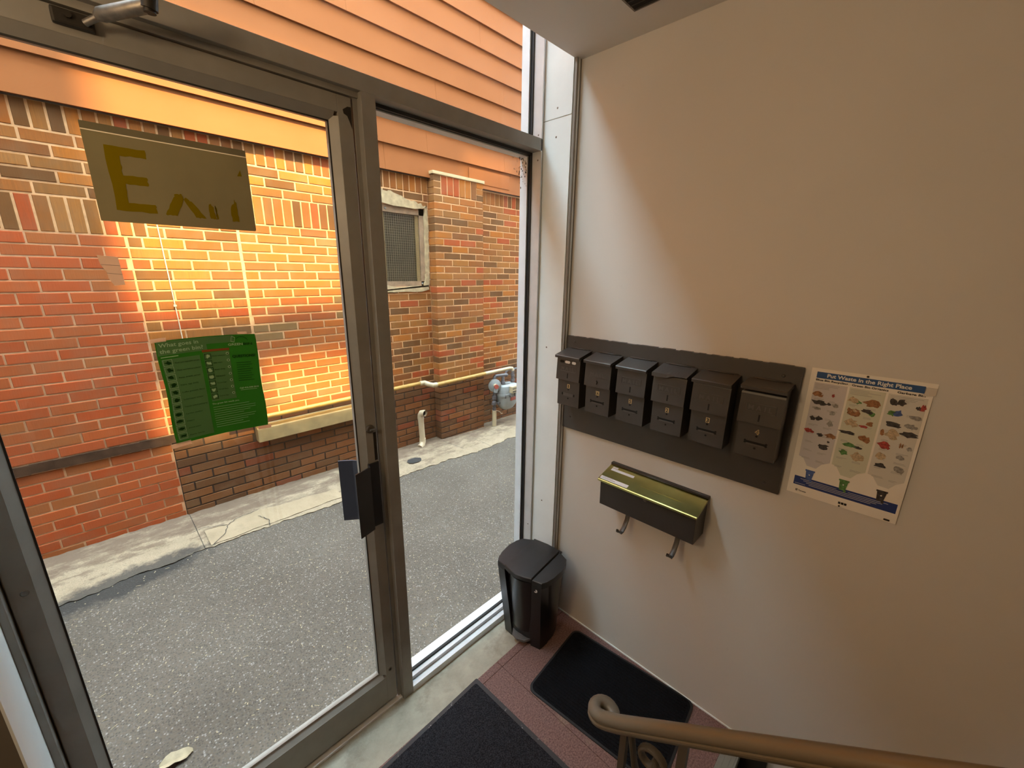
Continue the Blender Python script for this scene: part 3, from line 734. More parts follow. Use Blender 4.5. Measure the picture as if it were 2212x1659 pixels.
for i, c_ in enumerate(cells):
    s_ = in_view((c_[2] + c_[3]) / 2, c_[4], (c_[5] + c_[6]) / 2)
    seen.append((s_ * (c_[3] - c_[2]) * (c_[6] - c_[5]), i))
seen.sort(reverse=True)
single = {i for s_, i in seen[:300] if s_ > 0}
UB = {}
for nm in ('brown', 'red', 'orange', 'low'):
    UB[nm] = mesh_of('brick', unit_brick(.02, .07), 'brick_' + nm)
UBv = {'brown': mesh_of('brick', unit_brick(.07, .02), 'brick_brown')}
rest = {}
for i, (par, pal, a, b, yf, z0, z1, dep) in enumerate(cells):
    j = rb.uniform(-.0016, .0016); e = .0012
    a += rb.uniform(0, e); b -= rb.uniform(0, e); z0 += rb.uniform(0, e); z1 -= rb.uniform(0, e)
    yb = yf + dep; yfr = yf - .001 + j
    if i in single:
        me = UBv['brown'] if (z1 - z0) > (b - a) * 1.5 and pal == 'brown' else UB[pal]
        o = bpy.data.objects.new('brick', me); COL.objects.link(o); o.parent = par
        o.location = Vector(((a + b) / 2, yb, (z0 + z1) / 2)) - wloc(par); o.scale = (b - a, yb - yfr, z1 - z0)
        o.rotation_euler = (0, rb.uniform(-.004, .004) * (.2 / max(.06, b - a)) * .6, 0)
    else:
        u = unit_brick(.02, .07); cx, cz = (a + b) / 2, (z0 + z1) / 2
        rest.setdefault((par.name, pal), MB()).add([(cx + v_.x * (b - a), yb + v_.y * (yb - yfr), cz + v_.z * (z1 - z0)) for v_ in u.v], u.f)
for (pn, pal), mb in rest.items():
    obj('brick_rest', mb, 'bricks_' + pal, bpy.data.objects[pn], kind='stuff')
# stone sill
obj('stone_sill', MB().box(-.726, .20, 2.43, 2.56, .412, .528, bev=.006).box(-.726, .20, 2.462, 2.56, .528, .545, bev=.004), 'sill', nb)
lg_ = MB()
for i in range(40):
    a_ = -3.2 + 1.99 * i / 40; b_ = -3.2 + 1.99 * (i + 1) / 40; n_ = .004 * noise.noise((i * .9, 3, 1))
    lg_.box(a_, b_, 2.488 + n_ * .5, 2.51, .548 + n_, .607 + n_)
obj('stained_ledge', lg_, 'ledge', nb, label='dark brown stained ledge where a sill was')
# small barred window
wn = obj('window', MB().box(WX0, .985, 2.515, 2.56, WZ0, WZ0 + .05).box(WX0, .985, 2.515, 2.56, 2.275, WZ1).box(.915, .985, 2.515, 2.56, WZ0, WZ1).box(WX0, WX0 + .05, 2.515, 2.56, WZ0, WZ1).box(.50, .527, 2.52, 2.56, WZ0, WZ1), 'wood_frame', nb)
obj('pane', bx(WX0 + .03, .93, 2.552, 2.558, WZ0 + .04, WZ1 - .05), 'dusty_glass', wn)
obj('inner_frame', MB().box(.885, .915, 2.535, 2.555, WZ0 + .05, 2.275).box(.527, .548, 2.535, 2.555, WZ0 + .05, 2.275), 'sill', wn)
ms = MB()
for i in range(33): x = .19 + .0225 * i; ms.box(x, x + .0014, 2.519, 2.5205, WZ0 + .045, 2.28)
for i in range(29): z = WZ0 + .05 + .0225 * i; ms.box(.18, .917, 2.5185, 2.52, z, z + .0014)
o = obj('wire_mesh', ms, 'wire', wn, kind='stuff')
for x, z in ((.56, 2.305), (.93, 1.632)): obj('bolt', MB().lathe([(.0001, .006), (.009, .005), (.012, 0)], (x, 2.515, z), (0, -1, 0), 12), 'screw', wn)
# peeling paint around the window
def ragged(pts, seed, amp=.02, n=7):
    r_ = random.Random(seed); out = []
    for (a, b), (c_, d_) in zip(pts, pts[1:] + pts[:1]):
        for i in range(n):
            t_ = i / n; out.append((a + (c_ - a) * t_ + r_.uniform(-amp, amp), b + (d_ - b) * t_ + r_.uniform(-amp, amp)))
    return out
pf = lambda a, b, d: (a, d, b)
mb = MB()
mb.prism(ragged([(.15, 2.34), (.985, 2.335), (.97, 2.368), (.80, 2.40), (.66, 2.445), (.50, 2.462), (.15, 2.455)], 4, .012), 2.491, 2.502, pf)
mb.prism(ragged([(.935, 1.61), (1.000, 1.60), (1.006, 2.36), (.970, 2.36), (.965, 1.75)], 8, .006, 12), 2.494, 2.52, pf)
mb.prism(ragged([(.16, 1.55), (.99, 1.565), (.985, 1.615), (.16, 1.61)], 9, .012, 9), 2.488, 2.51, pf)
obj('peeling_paint', mb, 'plaster', nb)
# thin cable
cb = thing('thin_cable', 'thin white cable hanging down the brick wall behind the green notice', 'cable', (-1.07, 2.48, .66))
obj('cable', MB().tube([(-1.085, 2.486, 2.02), (-1.075, 2.484, 1.5), (-1.066, 2.486, 1.0), (-1.07, 2.486, .66)], .0032, 6), 'cable', cb)
obj('clip', bx(-1.083, -1.067, 2.478, 2.494, 1.50, 1.512), 'cable', cb)
# gas pipe along the wall
def arc(c_, a, b, r, t0, t1, n=8): return [Vector(c_) + Vector(a) * r * math.cos(t0 + (t1 - t0) * i / n) + Vector(b) * r * math.sin(t0 + (t1 - t0) * i / n) for i in range(n + 1)]
gp = thing('gas_pipe', 'yellow painted gas pipe running along the brick wall above the stone sill', 'pipe', (0, 2.44, .62))
obj('yellow_pipe', MB().tube([(-.90, 2.447, .612), (.80, 2.447, .622)], .020, 14), 'yellow_pipe', gp)
obj('elbow_fitting', MB().tube([(.795, 2.447, .622), (.85, 2.44, .622), (.875, 2.405, .606), (.90, 2.362, .600), (.945, 2.356, .600)], .0255, 14), 'cream_pipe', gp)
obj('yellow_pipe', MB().tube([(.94, 2.356, .600), (1.63, 2.356, .606)], .021, 14), 'yellow_pipe', gp)
obj('cream_pipe', MB().tube([(1.63, 2.356, .606), (2.035, 2.345, .610), (2.06, 2.335, .606), (2.07, 2.33, .578)], .0215, 14), 'cream_pipe', gp)
for x in (.30, 1.35): obj('pipe_clip', MB().box(x, x + .03, 2.36 if x > 1 else 2.45, 2.40 if x > 1 else 2.50, .575, .592), 'pipe_grey', gp)
# gas meter
gm = thing('gas_meter', 'grey gas meter with a round regulator at the far brick wall', 'gas meter', (1.98, 2.32, -.08))
def sring(cx, cy, z, rx, ry, n=24, p=3.2):
    return [(cx + rx * abs(math.cos(t_)) ** (2 / p) * (1 if math.cos(t_) > 0 else -1), cy + ry * abs(math.sin(t_)) ** (2 / p) * (1 if math.sin(t_) > 0 else -1), z) for t_ in [2 * math.pi * i / n for i in range(n)]]
CX = 1.965
obj('meter_body', MB().loft([sring(CX, 2.33, z, rx, ry) for z, rx, ry in ((.105, .05, .03), (.12, .085, .055), (.17, .125, .08), (.25, .145, .09), (.30, .15, .092))]), 'meter_grey', gm)
obj('meter_flange', MB().loft([sring(CX, 2.33, z, .160, .10) for z in (.298, .322)]), 'meter_grey', gm)
for i in range(4): obj('flange_bolt', MB().cyl((CX - .12 + .08 * i, 2.226, .285), (CX - .12 + .08 * i, 2.226, .333), .008, 8), 'pipe_grey', gm)
obj('meter_head', MB().loft([sring(CX, 2.33, z, rx, ry) for z, rx, ry in ((.322, .15, .092), (.38, .148, .09), (.415, .138, .082), (.43, .11, .06))]).loft([sring(CX, 2.33, z, .05, .035) for z in (.43, .447)]), 'meter_grey', gm)
DXA, DZA = 1.925, .335
dl = obj('dial_box', MB().box(DXA, DXA + .115, 2.195, 2.245, DZA, DZA + .082, bev=.006), 'cream_pipe', gm)
fg = front_glass(DXA, DZA, 2.195)
mb = MB()
for i in range(4): mb.lathe([(.0001, .0008), (.0085, .0008), (.0085, 0)], (DXA + .020 + .025 * i, 2.195, DZA + .055), (0, -1, 0), 12)
rect(mb, fg, .012, .012, .10, .026, 0); obj('dials', mb, 'ink', dl)
obj('red_sticker', MB().box(1.945, 2.03, 2.234, 2.2415, .232, .272), 'meter_red', gm)
obj('inlet_pipe', MB().tube([(1.90, 2.33, .44), (1.90, 2.33, .53)], .019, 12).tube([(1.775, 2.35, .47), (1.775, 2.35, .535), (1.79, 2.345, .553), (1.95, 2.33, .543), (1.965, 2.325, .535)], .021, 12).cyl((1.90, 2.33, .44), (1.90, 2.33, .47), .027, 12), 'pipe_grey', gm)
obj('outlet_pipe', MB().tube([(2.07, 2.33, .44), (2.07, 2.33, .575)], .019, 12).cyl((2.07, 2.33, .44), (2.07, 2.33, .47), .028, 12).cyl((2.07, 2.33, .505), (2.07, 2.33, .52), .025, 12), 'pipe_grey', gm)
obj('branch_pipe', MB().tube([(2.0, 2.39, .53), (2.02, 2.39, .565), (2.05, 2.39, .575), (2.6, 2.39, .575)], .013, 10), 'pipe_grey', gm)
rg_ = obj('regulator', MB().lathe([(.0001, .03), (.035, .028), (.06, .016), (.078, .010), (.078, -.006), (.06, -.016), (.035, -.03), (.0001, -.03)], (1.765, 2.335, .44), (-.55, -.83, 0), 28), 'meter_grey', gm)
obj('regulator_cap', MB().cyl((1.75, 2.31, .445), (1.715, 2.255, .452), .024, 16), 'cream_pipe', rg_)
obj('red_cap', MB().cyl((1.715, 2.255, .452), (1.703, 2.236, .454), .027, 16), 'meter_red', rg_)
obj('vent', MB().tube([(1.745, 2.30, .425), (1.725, 2.275, .41), (1.72, 2.27, .372)], .021, 12), 'meter_grey', rg_)
obj('riser_pipe', MB().cyl((1.775, 2.35, .10), (1.775, 2.35, .40), .016, 12).cyl((1.775, 2.35, .26), (1.775, 2.35, .31), .027, 8).cyl((1.775, 2.35, .12), (1.775, 2.35, .155), .022, 8), 'pipe_grey', gm)
obj('valve', MB().lathe([(.018, -.03), (.028, -.015), (.028, .015), (.018, .03)], (1.775, 2.35, .215), (0, 0, 1), 12).cyl((1.73, 2.33, .215), (1.82, 2.37, .215), .019, 10).box(1.79, 1.835, 2.30, 2.315, .205, .225), 'pipe_grey', gm)
obj('ground_sleeve', MB().cyl((1.775, 2.35, -.12), (1.775, 2.35, .12), .026, 14), 'cream_pipe', gm)
obj('tag_wire', MB().tube([(1.79, 2.33, .12), (1.83, 2.31, .10), (1.85, 2.31, .07), (1.88, 2.31, .065)], .003, 6), 'cable', gm)
# plastic drain elbow
dp = thing('drain_pipe', 'cream plastic pipe with an open elbow standing against the brick base', 'pipe', (.77, 2.40, -.05))
obj('pipe_body', MB().cyl((.775, 2.415, .0), (.765, 2.415, .27), .030, 18).cyl((.775, 2.415, .0), (.775, 2.415, .022), .034, 18).cyl((.766, 2.415, .245), (.765, 2.415, .27), .034, 18), 'pvc', dp)
eb = obj('top_elbow', MB().tube([(.765, 2.415, .265), (.765, 2.413, .29), (.768, 2.40, .312), (.776, 2.378, .318), (.782, 2.360, .316)], .033, 18, caps=False).tube([(.779, 2.37, .317), (.7825, 2.358, .3158)], .0365, 18, caps=False).tube([(.768, 2.40, .312), (.7825, 2.358, .3158)], .029, 18, caps=False), 'pvc', dp)
obj('opening', MB().lathe([(.0001, 0), (.0292, 0)], (.777, 2.376, .3168), (.31, -.9, 0), 18), 'dark_void', eb)
obj('bottom_elbow', MB().tube([(.775, 2.415, .005), (.772, 2.412, -.02), (.755, 2.40, -.045), (.72, 2.385, -.06)], .034, 16), 'pvc', dp)

# =================================================================== SIGNS ON THE DOOR GLASS
YS = .1865
ex = thing('exit_sign', 'olive exit sign with worn yellow letters stuck on the door glass', 'sign', (-1.443, YS, 1.85))
fx = front_glass(-1.443, 1.850, YS); EW, EH = .297, .193
obj('panel', poly(MB(), fx, [(0, 0), (EW - .003, 0), (EW, .003), (EW, EH - .016), (0, EH - .016)], 0, th=.0008), 'sign_sheet', ex)
obj('top_band', rect(MB(), fx, 0, EH - .0145, EW, EH, 0, th=.0008), 'sign_band', ex)
obj('pale_line', rect(MB(), fx, 0, EH - .0165, EW, EH - .0143, .0003, th=.0008), 'sign_line', ex)
D = .0009
def rag(pts, s): return ragged(pts, s, .0012, 5)
obj('letter', MB().prism(rag([(.030, .024), (.098, .024), (.098, .042), (.052, .042), (.052, .080), (.092, .080), (.092, .098), (.052, .098), (.052, .136), (.096, .138), (.098, .154), (.030, .154)], 1), D, D + .0003, fx), 'sign_yellow', ex)
obj('letter', MB().prism(rag([(.112, .023), (.134, .023), (.152, .060), (.150, .072), (.136, .070), (.132, .060)], 2), D, D + .0003, fx).prism(rag([(.171, .022), (.190, .022), (.168, .056), (.156, .064), (.150, .062)], 3), D, D + .0003, fx), 'sign_yellow', ex)
obj('letter', MB().prism(rag([(.200, .022), (.212, .022), (.209, .050), (.204, .056), (.199, .054)], 5), D, D + .0003, fx).prism(rag([(.2135, .022), (.217, .022), (.2145, .048), (.2125, .055), (.2125, .036)], 6), D, D + .0003, fx), 'sign_yellow', ex)
obj('letter', MB().prism(rag([(.246, .021), (.262, .021), (.259, .066), (.256, .074), (.255, .064), (.246, .056)], 7), D, D + .0003, fx).prism([(.271, .130), (.281, .131), (.279, .145)], D, D + .0003, fx), 'sign_yellow', ex)

gn = thing('green_notice', 'green paper notice on what goes in the green bin taped to the door glass', 'notice', (-1.40, YS, 1.31))
# slightly curled sheet: local u 0..0.212, v 0..0.268
GW, GH = .212, .268
def fgn(u, v, d):
    t_ = u / GW; s_ = v / GH
    return Vector((-1.399 + u + .003 * math.sin(s_ * 9) * (1 if t_ > .5 else -1) * abs(t_ - .5), YS - d - .004 * math.sin(math.pi * s_) * t_ * t_ - .0004, 1.312 + v + .004 * math.sin(t_ * math.pi)))
def gsheet(mb, u0, v0, u1, v1, d, m=0, nu=10, nv=12, th=.0003):
    if abs(u1 - u0) < .05: nu = 3
    if abs(v1 - v0) < .05: nv = 3
    vs = [fgn(u0 + (u1 - u0) * i / nu, v0 + (v1 - v0) * j / nv, d) for i in range(nu + 1) for j in range(nv + 1)]
    mb.add(vs, [(i * (nv + 1) + j, (i + 1) * (nv + 1) + j, (i + 1) * (nv + 1) + j + 1, i * (nv + 1) + j + 1) for i in range(nu) for j in range(nv)], m)
    return mb
obj('paper_sheet', gsheet(MB(), 0, 0, GW, GH, 0), 'green_sheet', gn)
obj('list_panel', gsheet(gsheet(MB(), .006, .008, .082, .222, .0004), .090, .094, .146, .226, .0004), 'green_pale', gn)
obj('header_band', gsheet(gsheet(MB(), .002, .232, .10, GH - .002, .0004), .10, .248, .16, GH - .002, .0004), 'green_pale', gn)
obj('red_band', gsheet(MB(), .088, .2275, .147, .2335, .0005), 'green_red', gn)
tx = MB(); text(tx, 'What goes in', .0135, fgn, .006, .2525, .0006, bold=.015, width=.078); text(tx, 'the green bin?', .0135, fgn, .006, .2375, .0006, bold=.015, width=.086)
obj('heading_text', tx, 'green_light', gn)
tx = MB(); text(tx, 'QUESTIONS?', .0098, fgn, .151, .206, .0006, bold=.03, width=.054); lines(tx, fgn, .158, .196, .192, 9, .0062, .0006, h=.0011)
items_l = ['Fruit and vegetable scraps', 'Meat and fish products', 'Pasta, bread, cereal', 'Dairy, egg shells', 'Coffee grounds, filters', 'Soiled paper towels', 'Tissues, soiled packaging', 'Candies, cookies', 'Diapers', 'Animal waste', 'Plants, leaves']
for i, s_ in enumerate(items_l): text(tx, s_, .0046, fgn, .031, .209 - .0193 * i, .0006, width=min(.048, .0022 * len(s_)))
for i, s_ in enumerate(['Plastic containers', 'Baby wipes', 'Plastic wrap', 'Makeup pads', 'Vacuum bags', 'Dental floss', 'Cotton tips']): text(tx, s_, .0042, fgn, .108, .214 - .0182 * i, .0006, width=min(.028, .0019 * len(s_)))
obj('dark_text', tx, 'green_dark', gn)
obj('footer_heading', text(MB(), 'The green bin needs you.', .0058, fgn, .089, .085, .0006, bold=.02, width=.062), 'green_light', gn)
obj('phone_text', text(MB(), 'Call 416-338-2010', .0058, fgn, .157, .118, .0006, bold=.03, width=.046), 'green_light', gn)
obj('logo_text', text(MB(), 'GREEN', .0085, fgn, .146, .239, .0006, bold=.02, width=.033), 'green_light', gn)
tx = MB(); lines(tx, fgn, .09, .19, .078, 10, .0062, .0006, h=.0008, rnd=.4); obj('footer_lines', tx, 'green_light', gn)
obj('underline', rect(MB(), fgn, .159, .114, .198, .1148, .0006), 'green_light', gn); obj('panel_rule', rect(MB(), fgn, .006, .2265, .040, .2285, .0006), 'green_light', gn)
tx = MB(); pts = [(.153, .250), (.160, .247), (.163, .260), (.156, .263)]
for (a, b), (c_, d_) in zip(pts, pts[1:] + pts[:1]): tx.prism([(a, b), (c_, d_), (c_ + .001, d_ + .001), (a + .001, b + .001)], .0006, .0009, fgn)
obj('logo_square', tx, 'green_light', gn)
tx = MB(); text(tx, 'BIN', .0085, fgn, .181, .239, .0006, bold=.02, width=.02)
for i in range(9): a_ = 2.4 - i * .26; blob(tx, fgn, .178 + .014 * math.cos(a_), .248 + .014 * math.sin(a_), .0012, .0012, .0006, n=6)
obj('logo_print', tx, 'green_dark', gn)
ic = MB(); icl = MB()
for i in range(11):
    for (a, b, c_, d_) in ((.008, .205, .026, .2058), (.008, .2205, .026, .2213), (.008, .205, .0088, .2213), (.0252, .205, .026, .2213)): rect(icl, fgn, a, b - .0193 * i, c_, d_ - .0193 * i, .0006)
    blob(ic, fgn, .017, .2131 - .0193 * i, .006, .0045, .0006, n=9, j=.9)
for i in range(7):
    for (a, b, c_, d_) in ((.091, .2085, .105, .2093), (.091, .222, .105, .2228), (.091, .2085, .0918, .2228), (.1042, .2085, .105, .2228)): rect(ic, fgn, a, b - .0182 * i, c_, d_ - .0182 * i, .0006)
    blob(icl, fgn, .098, .2155 - .0182 * i, .0052, .0045, .0006, n=9, j=.9)
    blob(icl, fgn, .141, .219 - .0182 * i, .0034, .0034, .0006, n=10, j=.0); blob(ic, fgn, .141, .219 - .0182 * i, .0018, .0018, .0008, n=8, j=.0)
obj('icon_print', ic, 'green_dark', gn); obj('icon_print', icl, 'green_light', gn)
for u, v_, w_, h_ in ((-.008, GH - .002, .03, .009), (.172, GH + .001, .022, .006), (-.012, -.008, .042, .012), (.186, -.010, .034, .010)):
    obj('tape_strip', rect(MB(), fgn, u, v_, u + w_, v_ + h_, -.0002), 'tape', gn, label='clear tape')
tp = thing('tape_remnant', 'torn scrap of clear tape left on the door glass below the exit sign', 'tape', (-1.45, YS, 1.75))
ft = front_glass(-1.463, 1.715, YS)
obj('film', poly(MB(), ft, [(0, .063), (.033, .060), (.035, .0), (.017, -.002), (.010, .014), (.009, .028), (.002, .044)], 0), 'tape', tp)
obj('residue_line', MB().prism([(.002, .043), (.0345, .041), (.0345, .0416), (.002, .0436)], .0006, .0009, ft).prism([(.009, .025), (.035, .022), (.035, .0226), (.009, .0256)], .0006, .0009, ft), 'brown_pipe', tp)
# insect specks at the top corner of the sidelight
sp_ = MB(); rs = random.Random(21)
for i in range(60):
    x = -.075 - abs(rs.gauss(0, .045)); z = HZ0 - .03 - abs(rs.gauss(0, .05)); r_ = rs.choice((.0012, .0015, .002, .003))
    a = rs.uniform(0, 3.1); ff = front_glass(x, z, YG0); blob(sp_, ff, 0, 0, r_, r_ * rs.uniform(.6, 1.9), .0, n=7, j=.7)
o = obj('specks', sp_, 'dirt', kind='stuff'); o['label'] = 'dark insect specks in the top corner of the sidelight glass'; o['category'] = 'specks'

# =================================================================== MAILBOXES
PX = -.015
bdm = thing('mailbox_board', 'dark painted backing board behind the six mailboxes', 'board', (0, -.45, 1.05))
pb = MB(); pb.prism([(-.004, 1.051), (-.905, 1.057), (-.907, 1.486), (-.018, 1.481), (-.008, 1.474)], 0, PX, lambda a, b, d: (d, a, b))
obj('board', pb, 'board_paint', bdm)
ed = MB()
for i in range(40):
    y = -.02 - .88 * i / 40; ed.box(-.0155 - .001 * random.random(), -.001, y - .024, y, 1.479, 1.4835 + .0035 * random.random() + .003 * (i / 40))
obj('chipped_edge', ed, 'board_paint', bdm)
for y, z in ((-.060, 1.462), (-.858, 1.453), (-.03, 1.17), (-.86, 1.085), (-.055, 1.11)): obj('screw', MB().lathe([(.0001, .003), (.0035, .0025), (.0055, 0)], (PX, y, z), (-1, 0, 0), 10), 'bronze_paint', bdm)
def mailbox(yc, num, W=.114, lid_open=0.0, bent=False, windows=False, latch=False, faint=False, filled=False, black_num=True, desc=''):
    F = -.090; h = W / 2
    t = thing('mailbox', desc, 'mailbox', (PX, yc, 1.187), 'dark mailboxes in a row on the board')
    yf = lambda a, b, d: (a, d, b)
    # body: side profile extruded across the width
    prof = [(PX, 1.187), (F + .001, 1.187), (F, 1.19), (F, 1.392), (F + .006, 1.402), (PX, 1.428)]
    obj('body', MB().prism(prof, yc + h, yc - h, yf), 'bronze_paint', t)
    # front flap wrapping the upper body
    fl_ = MB(); hw = h + .0035
    fl_.prism([(F - .0125, 1.305), (F - .0100, 1.3065), (F - .0035, 1.398), (F - .0055, 1.404), (F - .0072, 1.398)], yc + hw, yc - hw, yf)
    for sgn in (1, -1):
        fl_.prism([(F - .0105, 1.3062), (F + .030, 1.315), (F + .024, 1.402), (F - .0045, 1.402)], yc + sgn * hw, yc + sgn * (hw - .0016), yf)
    fo = obj('flap', fl_, 'bronze_paint', t)
    zt = lambda z: F - .0125 + (z - 1.305) / .093 * .0053      # x of the flap face at height z
    ff = lambda u, v, d: Vector((zt(v) - d, yc - u, v))
    eb_ = MB(); e = .0016
    u0, u1, v0, v1 = -.040, .042, 1.345, 1.372
    if not faint:
        for a, b, c_, d_ in ((u0, v0, u1, v0 + .0012), (u0, v1 - .0012, u1, v1), (u0, v0, u0 + .0012, v1), (u1 - .0012, v0, u1, v1)): rect(eb_, ff, a, b, c_, d_, 0, th=e)
        for i, ch in enumerate('MAIL'):
            text(eb_, ch, .0225, ff, (-.0265, -.0050, .0125, .0275)[i], v0 + .0052, e, align='CENTER', bold=.02)
    else:
        for a, b, c_, d_ in ((u0, v0, u1, v0 + .001), (u0, v1 - .001, u1, v1)): rect(eb_, ff, a, b, c_, d_, 0, th=.0005)
        for i, ch in enumerate('MAIL'): text(eb_, ch, .0225, ff, (-.0265, -.0050, .0125, .0275)[i], v0 + .0052, .0003, align='CENTER', bold=.0)
    obj('lettering', eb_, 'emboss', fo)
    if latch:
        obj('latch_tab', MB().lathe([(.0001, .008), (.004, .006), (.0055, 0)], (zt(1.328), yc, 1.326), (-1, 0, 0), 10).box(zt(1.33) - .007, zt(1.33), yc - .0022, yc + .0022, 1.318, 1.334, bev=.001), 'bronze_paint', fo)
    else:
        obj('keyhole_slot', rect(MB(), ff, -.0024, 1.3155, .0024, 1.3375, 0, th=.0005), 'dark_void', fo)
    if windows:
        for (a, b, m_) in ((-.046, -.022, 'dark_void'), (-.019, .009, 'white_label'), (.017, .039, 'white_label')):
            obj('slot_window', MB().prism([(a + .004, 1.380), (b - .004, 1.380), (b, 1.3855), (b - .004, 1.391), (a + .004, 1.391), (a, 1.3855)], 0, .0005, ff), m_, fo)
    # sloping top lid with a rolled lip
    lo = lid_open
    P = lambda a: (PX - .003 - a, 1.4335 - .0195 * a / .09 + lo * a / .09)
    ld = MB(); hl = h + .006; L_ = .092
    if bent:
        n_ = 12
        for i in range(n_):
            y0, y1 = yc + hl - 2 * hl * i / n_, yc + hl - 2 * hl * (i + 1) / n_
            def edge(y):
                t_ = (yc + hl - y) / (2 * hl); return .012 if t_ < .42 else (.012 - .010 * min(1, (t_ - .42) / .2)), (0 if t_ < .45 else .003 * math.sin(t_ * 5))
            (l0, k0), (l1, k1) = edge(y0), edge(y1)
            A = [(*P(0), 0), (*P(L_ * .5), 0), (*P(L_), 0)]
            top0 = [(a, y0, b) for a, b, _ in A[:2]] + [(A[2][0], y0, A[2][1] + k0), (A[2][0] - .001, y0, A[2][1] - l0)]
            top1 = [(a, y1, b) for a, b, _ in A[:2]] + [(A[2][0], y1, A[2][1] + k1), (A[2][0] - .001, y1, A[2][1] - l1)]
            ld.add(top0 + top1, [(j, j + 1, j + 5, j + 4) for j in range(3)])
            ld.add([(a, y, z - .0016) for a, y, z in top0 + top1], [(j, j + 1, j + 5, j + 4) for j in range(3)])
    else:
        a0, b0 = P(0); a1, b1 = P(L_)
        ld.prism([(a0, b0), (a1, b1), (a1 - .0028, b1 - .003), (a1 - .002, b1 - .012), (a1 + .0005, b1 - .012), (a1 + .0006, b1 - .0035), (a0, b0 - .0018)], yc + hl, yc - hl, yf)
    for sgn in (1, -1):
        a0, b0 = P(.006); a1, b1 = P(L_ - .001); ld.prism([(a0, b0), (a1, b1), (a1, b1 - .009), (a0, b0 - .009)], yc + sgn * hl, yc + sgn * (hl - .0014), yf)
    lo_ = obj('lid', ld, 'bronze_paint', t)
    obj('hinge', MB().cyl((PX - .004, yc + hl - .010, 1.4345), (PX - .004, yc - hl + .010, 1.4345), .0026, 10), 'bronze_paint', lo_)
    obj('hinge_gap', MB().box(PX - .0095, PX - .0078, yc - h * .72, yc + h * .72, 1.4325, 1.4336), 'dark_void', lo_)
    # fittings of the lower front
    fb = lambda u, v, d: Vector((F - d, yc - u, v))
    if filled:
        bone = MB(); ci = 'emboss'
    dv = MB()
    bp = [(-.034, 1.2355), (-.030, 1.2330), (-.026, 1.2365), (.026, 1.2365), (.030, 1.2330), (.034, 1.2355), (.032, 1.2400), (.034, 1.2445), (.030, 1.2470), (.026, 1.2435), (-.026, 1.2435), (-.030, 1.2470), (-.034, 1.2445), (-.032, 1.2400)]
    if filled:
        obj('slot_insert', MB().prism([(-.026, 1.2355), (.026, 1.2355), (.026, 1.2445), (-.026, 1.2445)], 0, .0012, fb), 'emboss', t)
        dv.prism([(-.034, 1.2355), (-.029, 1.2335), (-.027, 1.24), (-.029, 1.2465), (-.034, 1.2445)], 0, .0005, fb).prism([(.034, 1.2355), (.029, 1.2335), (.027, 1.24), (.029, 1.2465), (.034, 1.2445)], 0, .0005, fb)
    else: dv.prism(bp, 0, .0005, fb)
    obj('card_slot', dv, 'dark_void', t)
    obj('slot_lip', MB().prism([(-.026, 1.2315), (.026, 1.2315), (.024, 1.2362), (-.024, 1.2362)], 0, .0016, fb), 'emboss', t)
    for v_ in (1.2625, 1.222): obj('rivet_hole', MB().lathe([(.0001, .0006), (.0034, .0005), (.0036, 0)], (F, yc, v_), (-1, 0, 0), 12), 'dark_void', t)
    wl = .0125 if len(num) == 1 else .017
    if black_num == 'outline':
        mb = MB(); text(mb, num, .021, fb, 0, 1.2705, .0006, align='CENTER', bold=.06); tb = MB(); text(tb, num, .021, fb, 0, 1.2705, .0012, align='CENTER', bold=-.01)
        nl = obj('number_label', mb, 'gold_label', t); obj('number', tb, 'ink', nl)
    else:
        nl = obj('number_label', rect(MB(), fb, -wl / 2, 1.2685, wl / 2, 1.2865, 0, th=.0004), 'gold_label', t)
        mb = MB(); text(mb, num, .0195, fb, 0, 1.2708, .0006, align='CENTER', bold=.03, width=(.0055 if num == '1' else .009 if len(num) == 1 else .014)); obj('number', mb, 'ink', nl)
    return t
mailbox(-.0925, '1', windows=True, filled=True, desc='dark metal mailbox numbered 1 with three paper-filled windows, nearest the glass')
mailbox(-.2405, '1A', latch=True, faint=True, desc='dark metal mailbox numbered 1A with a small latch tab on its flap')
mailbox(-.389, '5', desc='dark metal mailbox numbered 5 with a shiny straight lid')
mailbox(-.5365, '2', bent=True, desc='dark metal mailbox numbered 2 with a bent lid lip')
mailbox(-.679, '3', lid_open=.004, desc='dark metal mailbox numbered 3 between the boxes numbered 2 and 4')
mailbox(-.830, '4', lid_open=.013, latch=False, black_num='outline', desc='dark metal mailbox numbered 4 with its lid gaping, nearest the poster')

# wide mail box with a brass lid and two hooks
lb = thing('letter_box', 'wide brown letter box with a brass lid and two newspaper hooks below', 'mailbox', (0, -.495, .80))
ya, yb = -.296, -.694
yf = lambda a, b, d: (a, d, b)
obj('box_body', MB().prism([(-.001, .955), (-.012, .955), (-.012, .945), (-.105, .914), (-.100, .797), (-.001, .797)], ya, yb, yf), 'box_brown', lb)
obj('back_rail', MB().prism([(0, .953), (-.016, .953), (-.016, .960), (0, .960)], ya + .006, yb - .006, yf).cyl((-.014, ya + .006, .9545), (-.014, yb - .006, .9545), .004, 10), 'box_brown', lb)
bl = obj('brass_lid', MB().prism([(-.014, .9505), (-.117, .9215), (-.1195, .9185), (-.1185, .911), (-.1165, .911), (-.1165, .917), (-.014, .9475)], ya + .006, yb - .006, yf).prism([(-.02, .949), (-.117, .9215), (-.117, .913), (-.02, .940)], ya + .006, ya + .0048, yf).prism([(-.02, .949), (-.117, .9215), (-.117, .913), (-.02, .940)], yb - .006, yb - .0048, yf), 'brass', lb)
def flid(u, v, d):   # u along the lid (right), v from front edge upwards along the slope
    return Vector((-.117 + v * .9627 - d * .27, ya - u, .9215 + v * .271 + d * .9627))
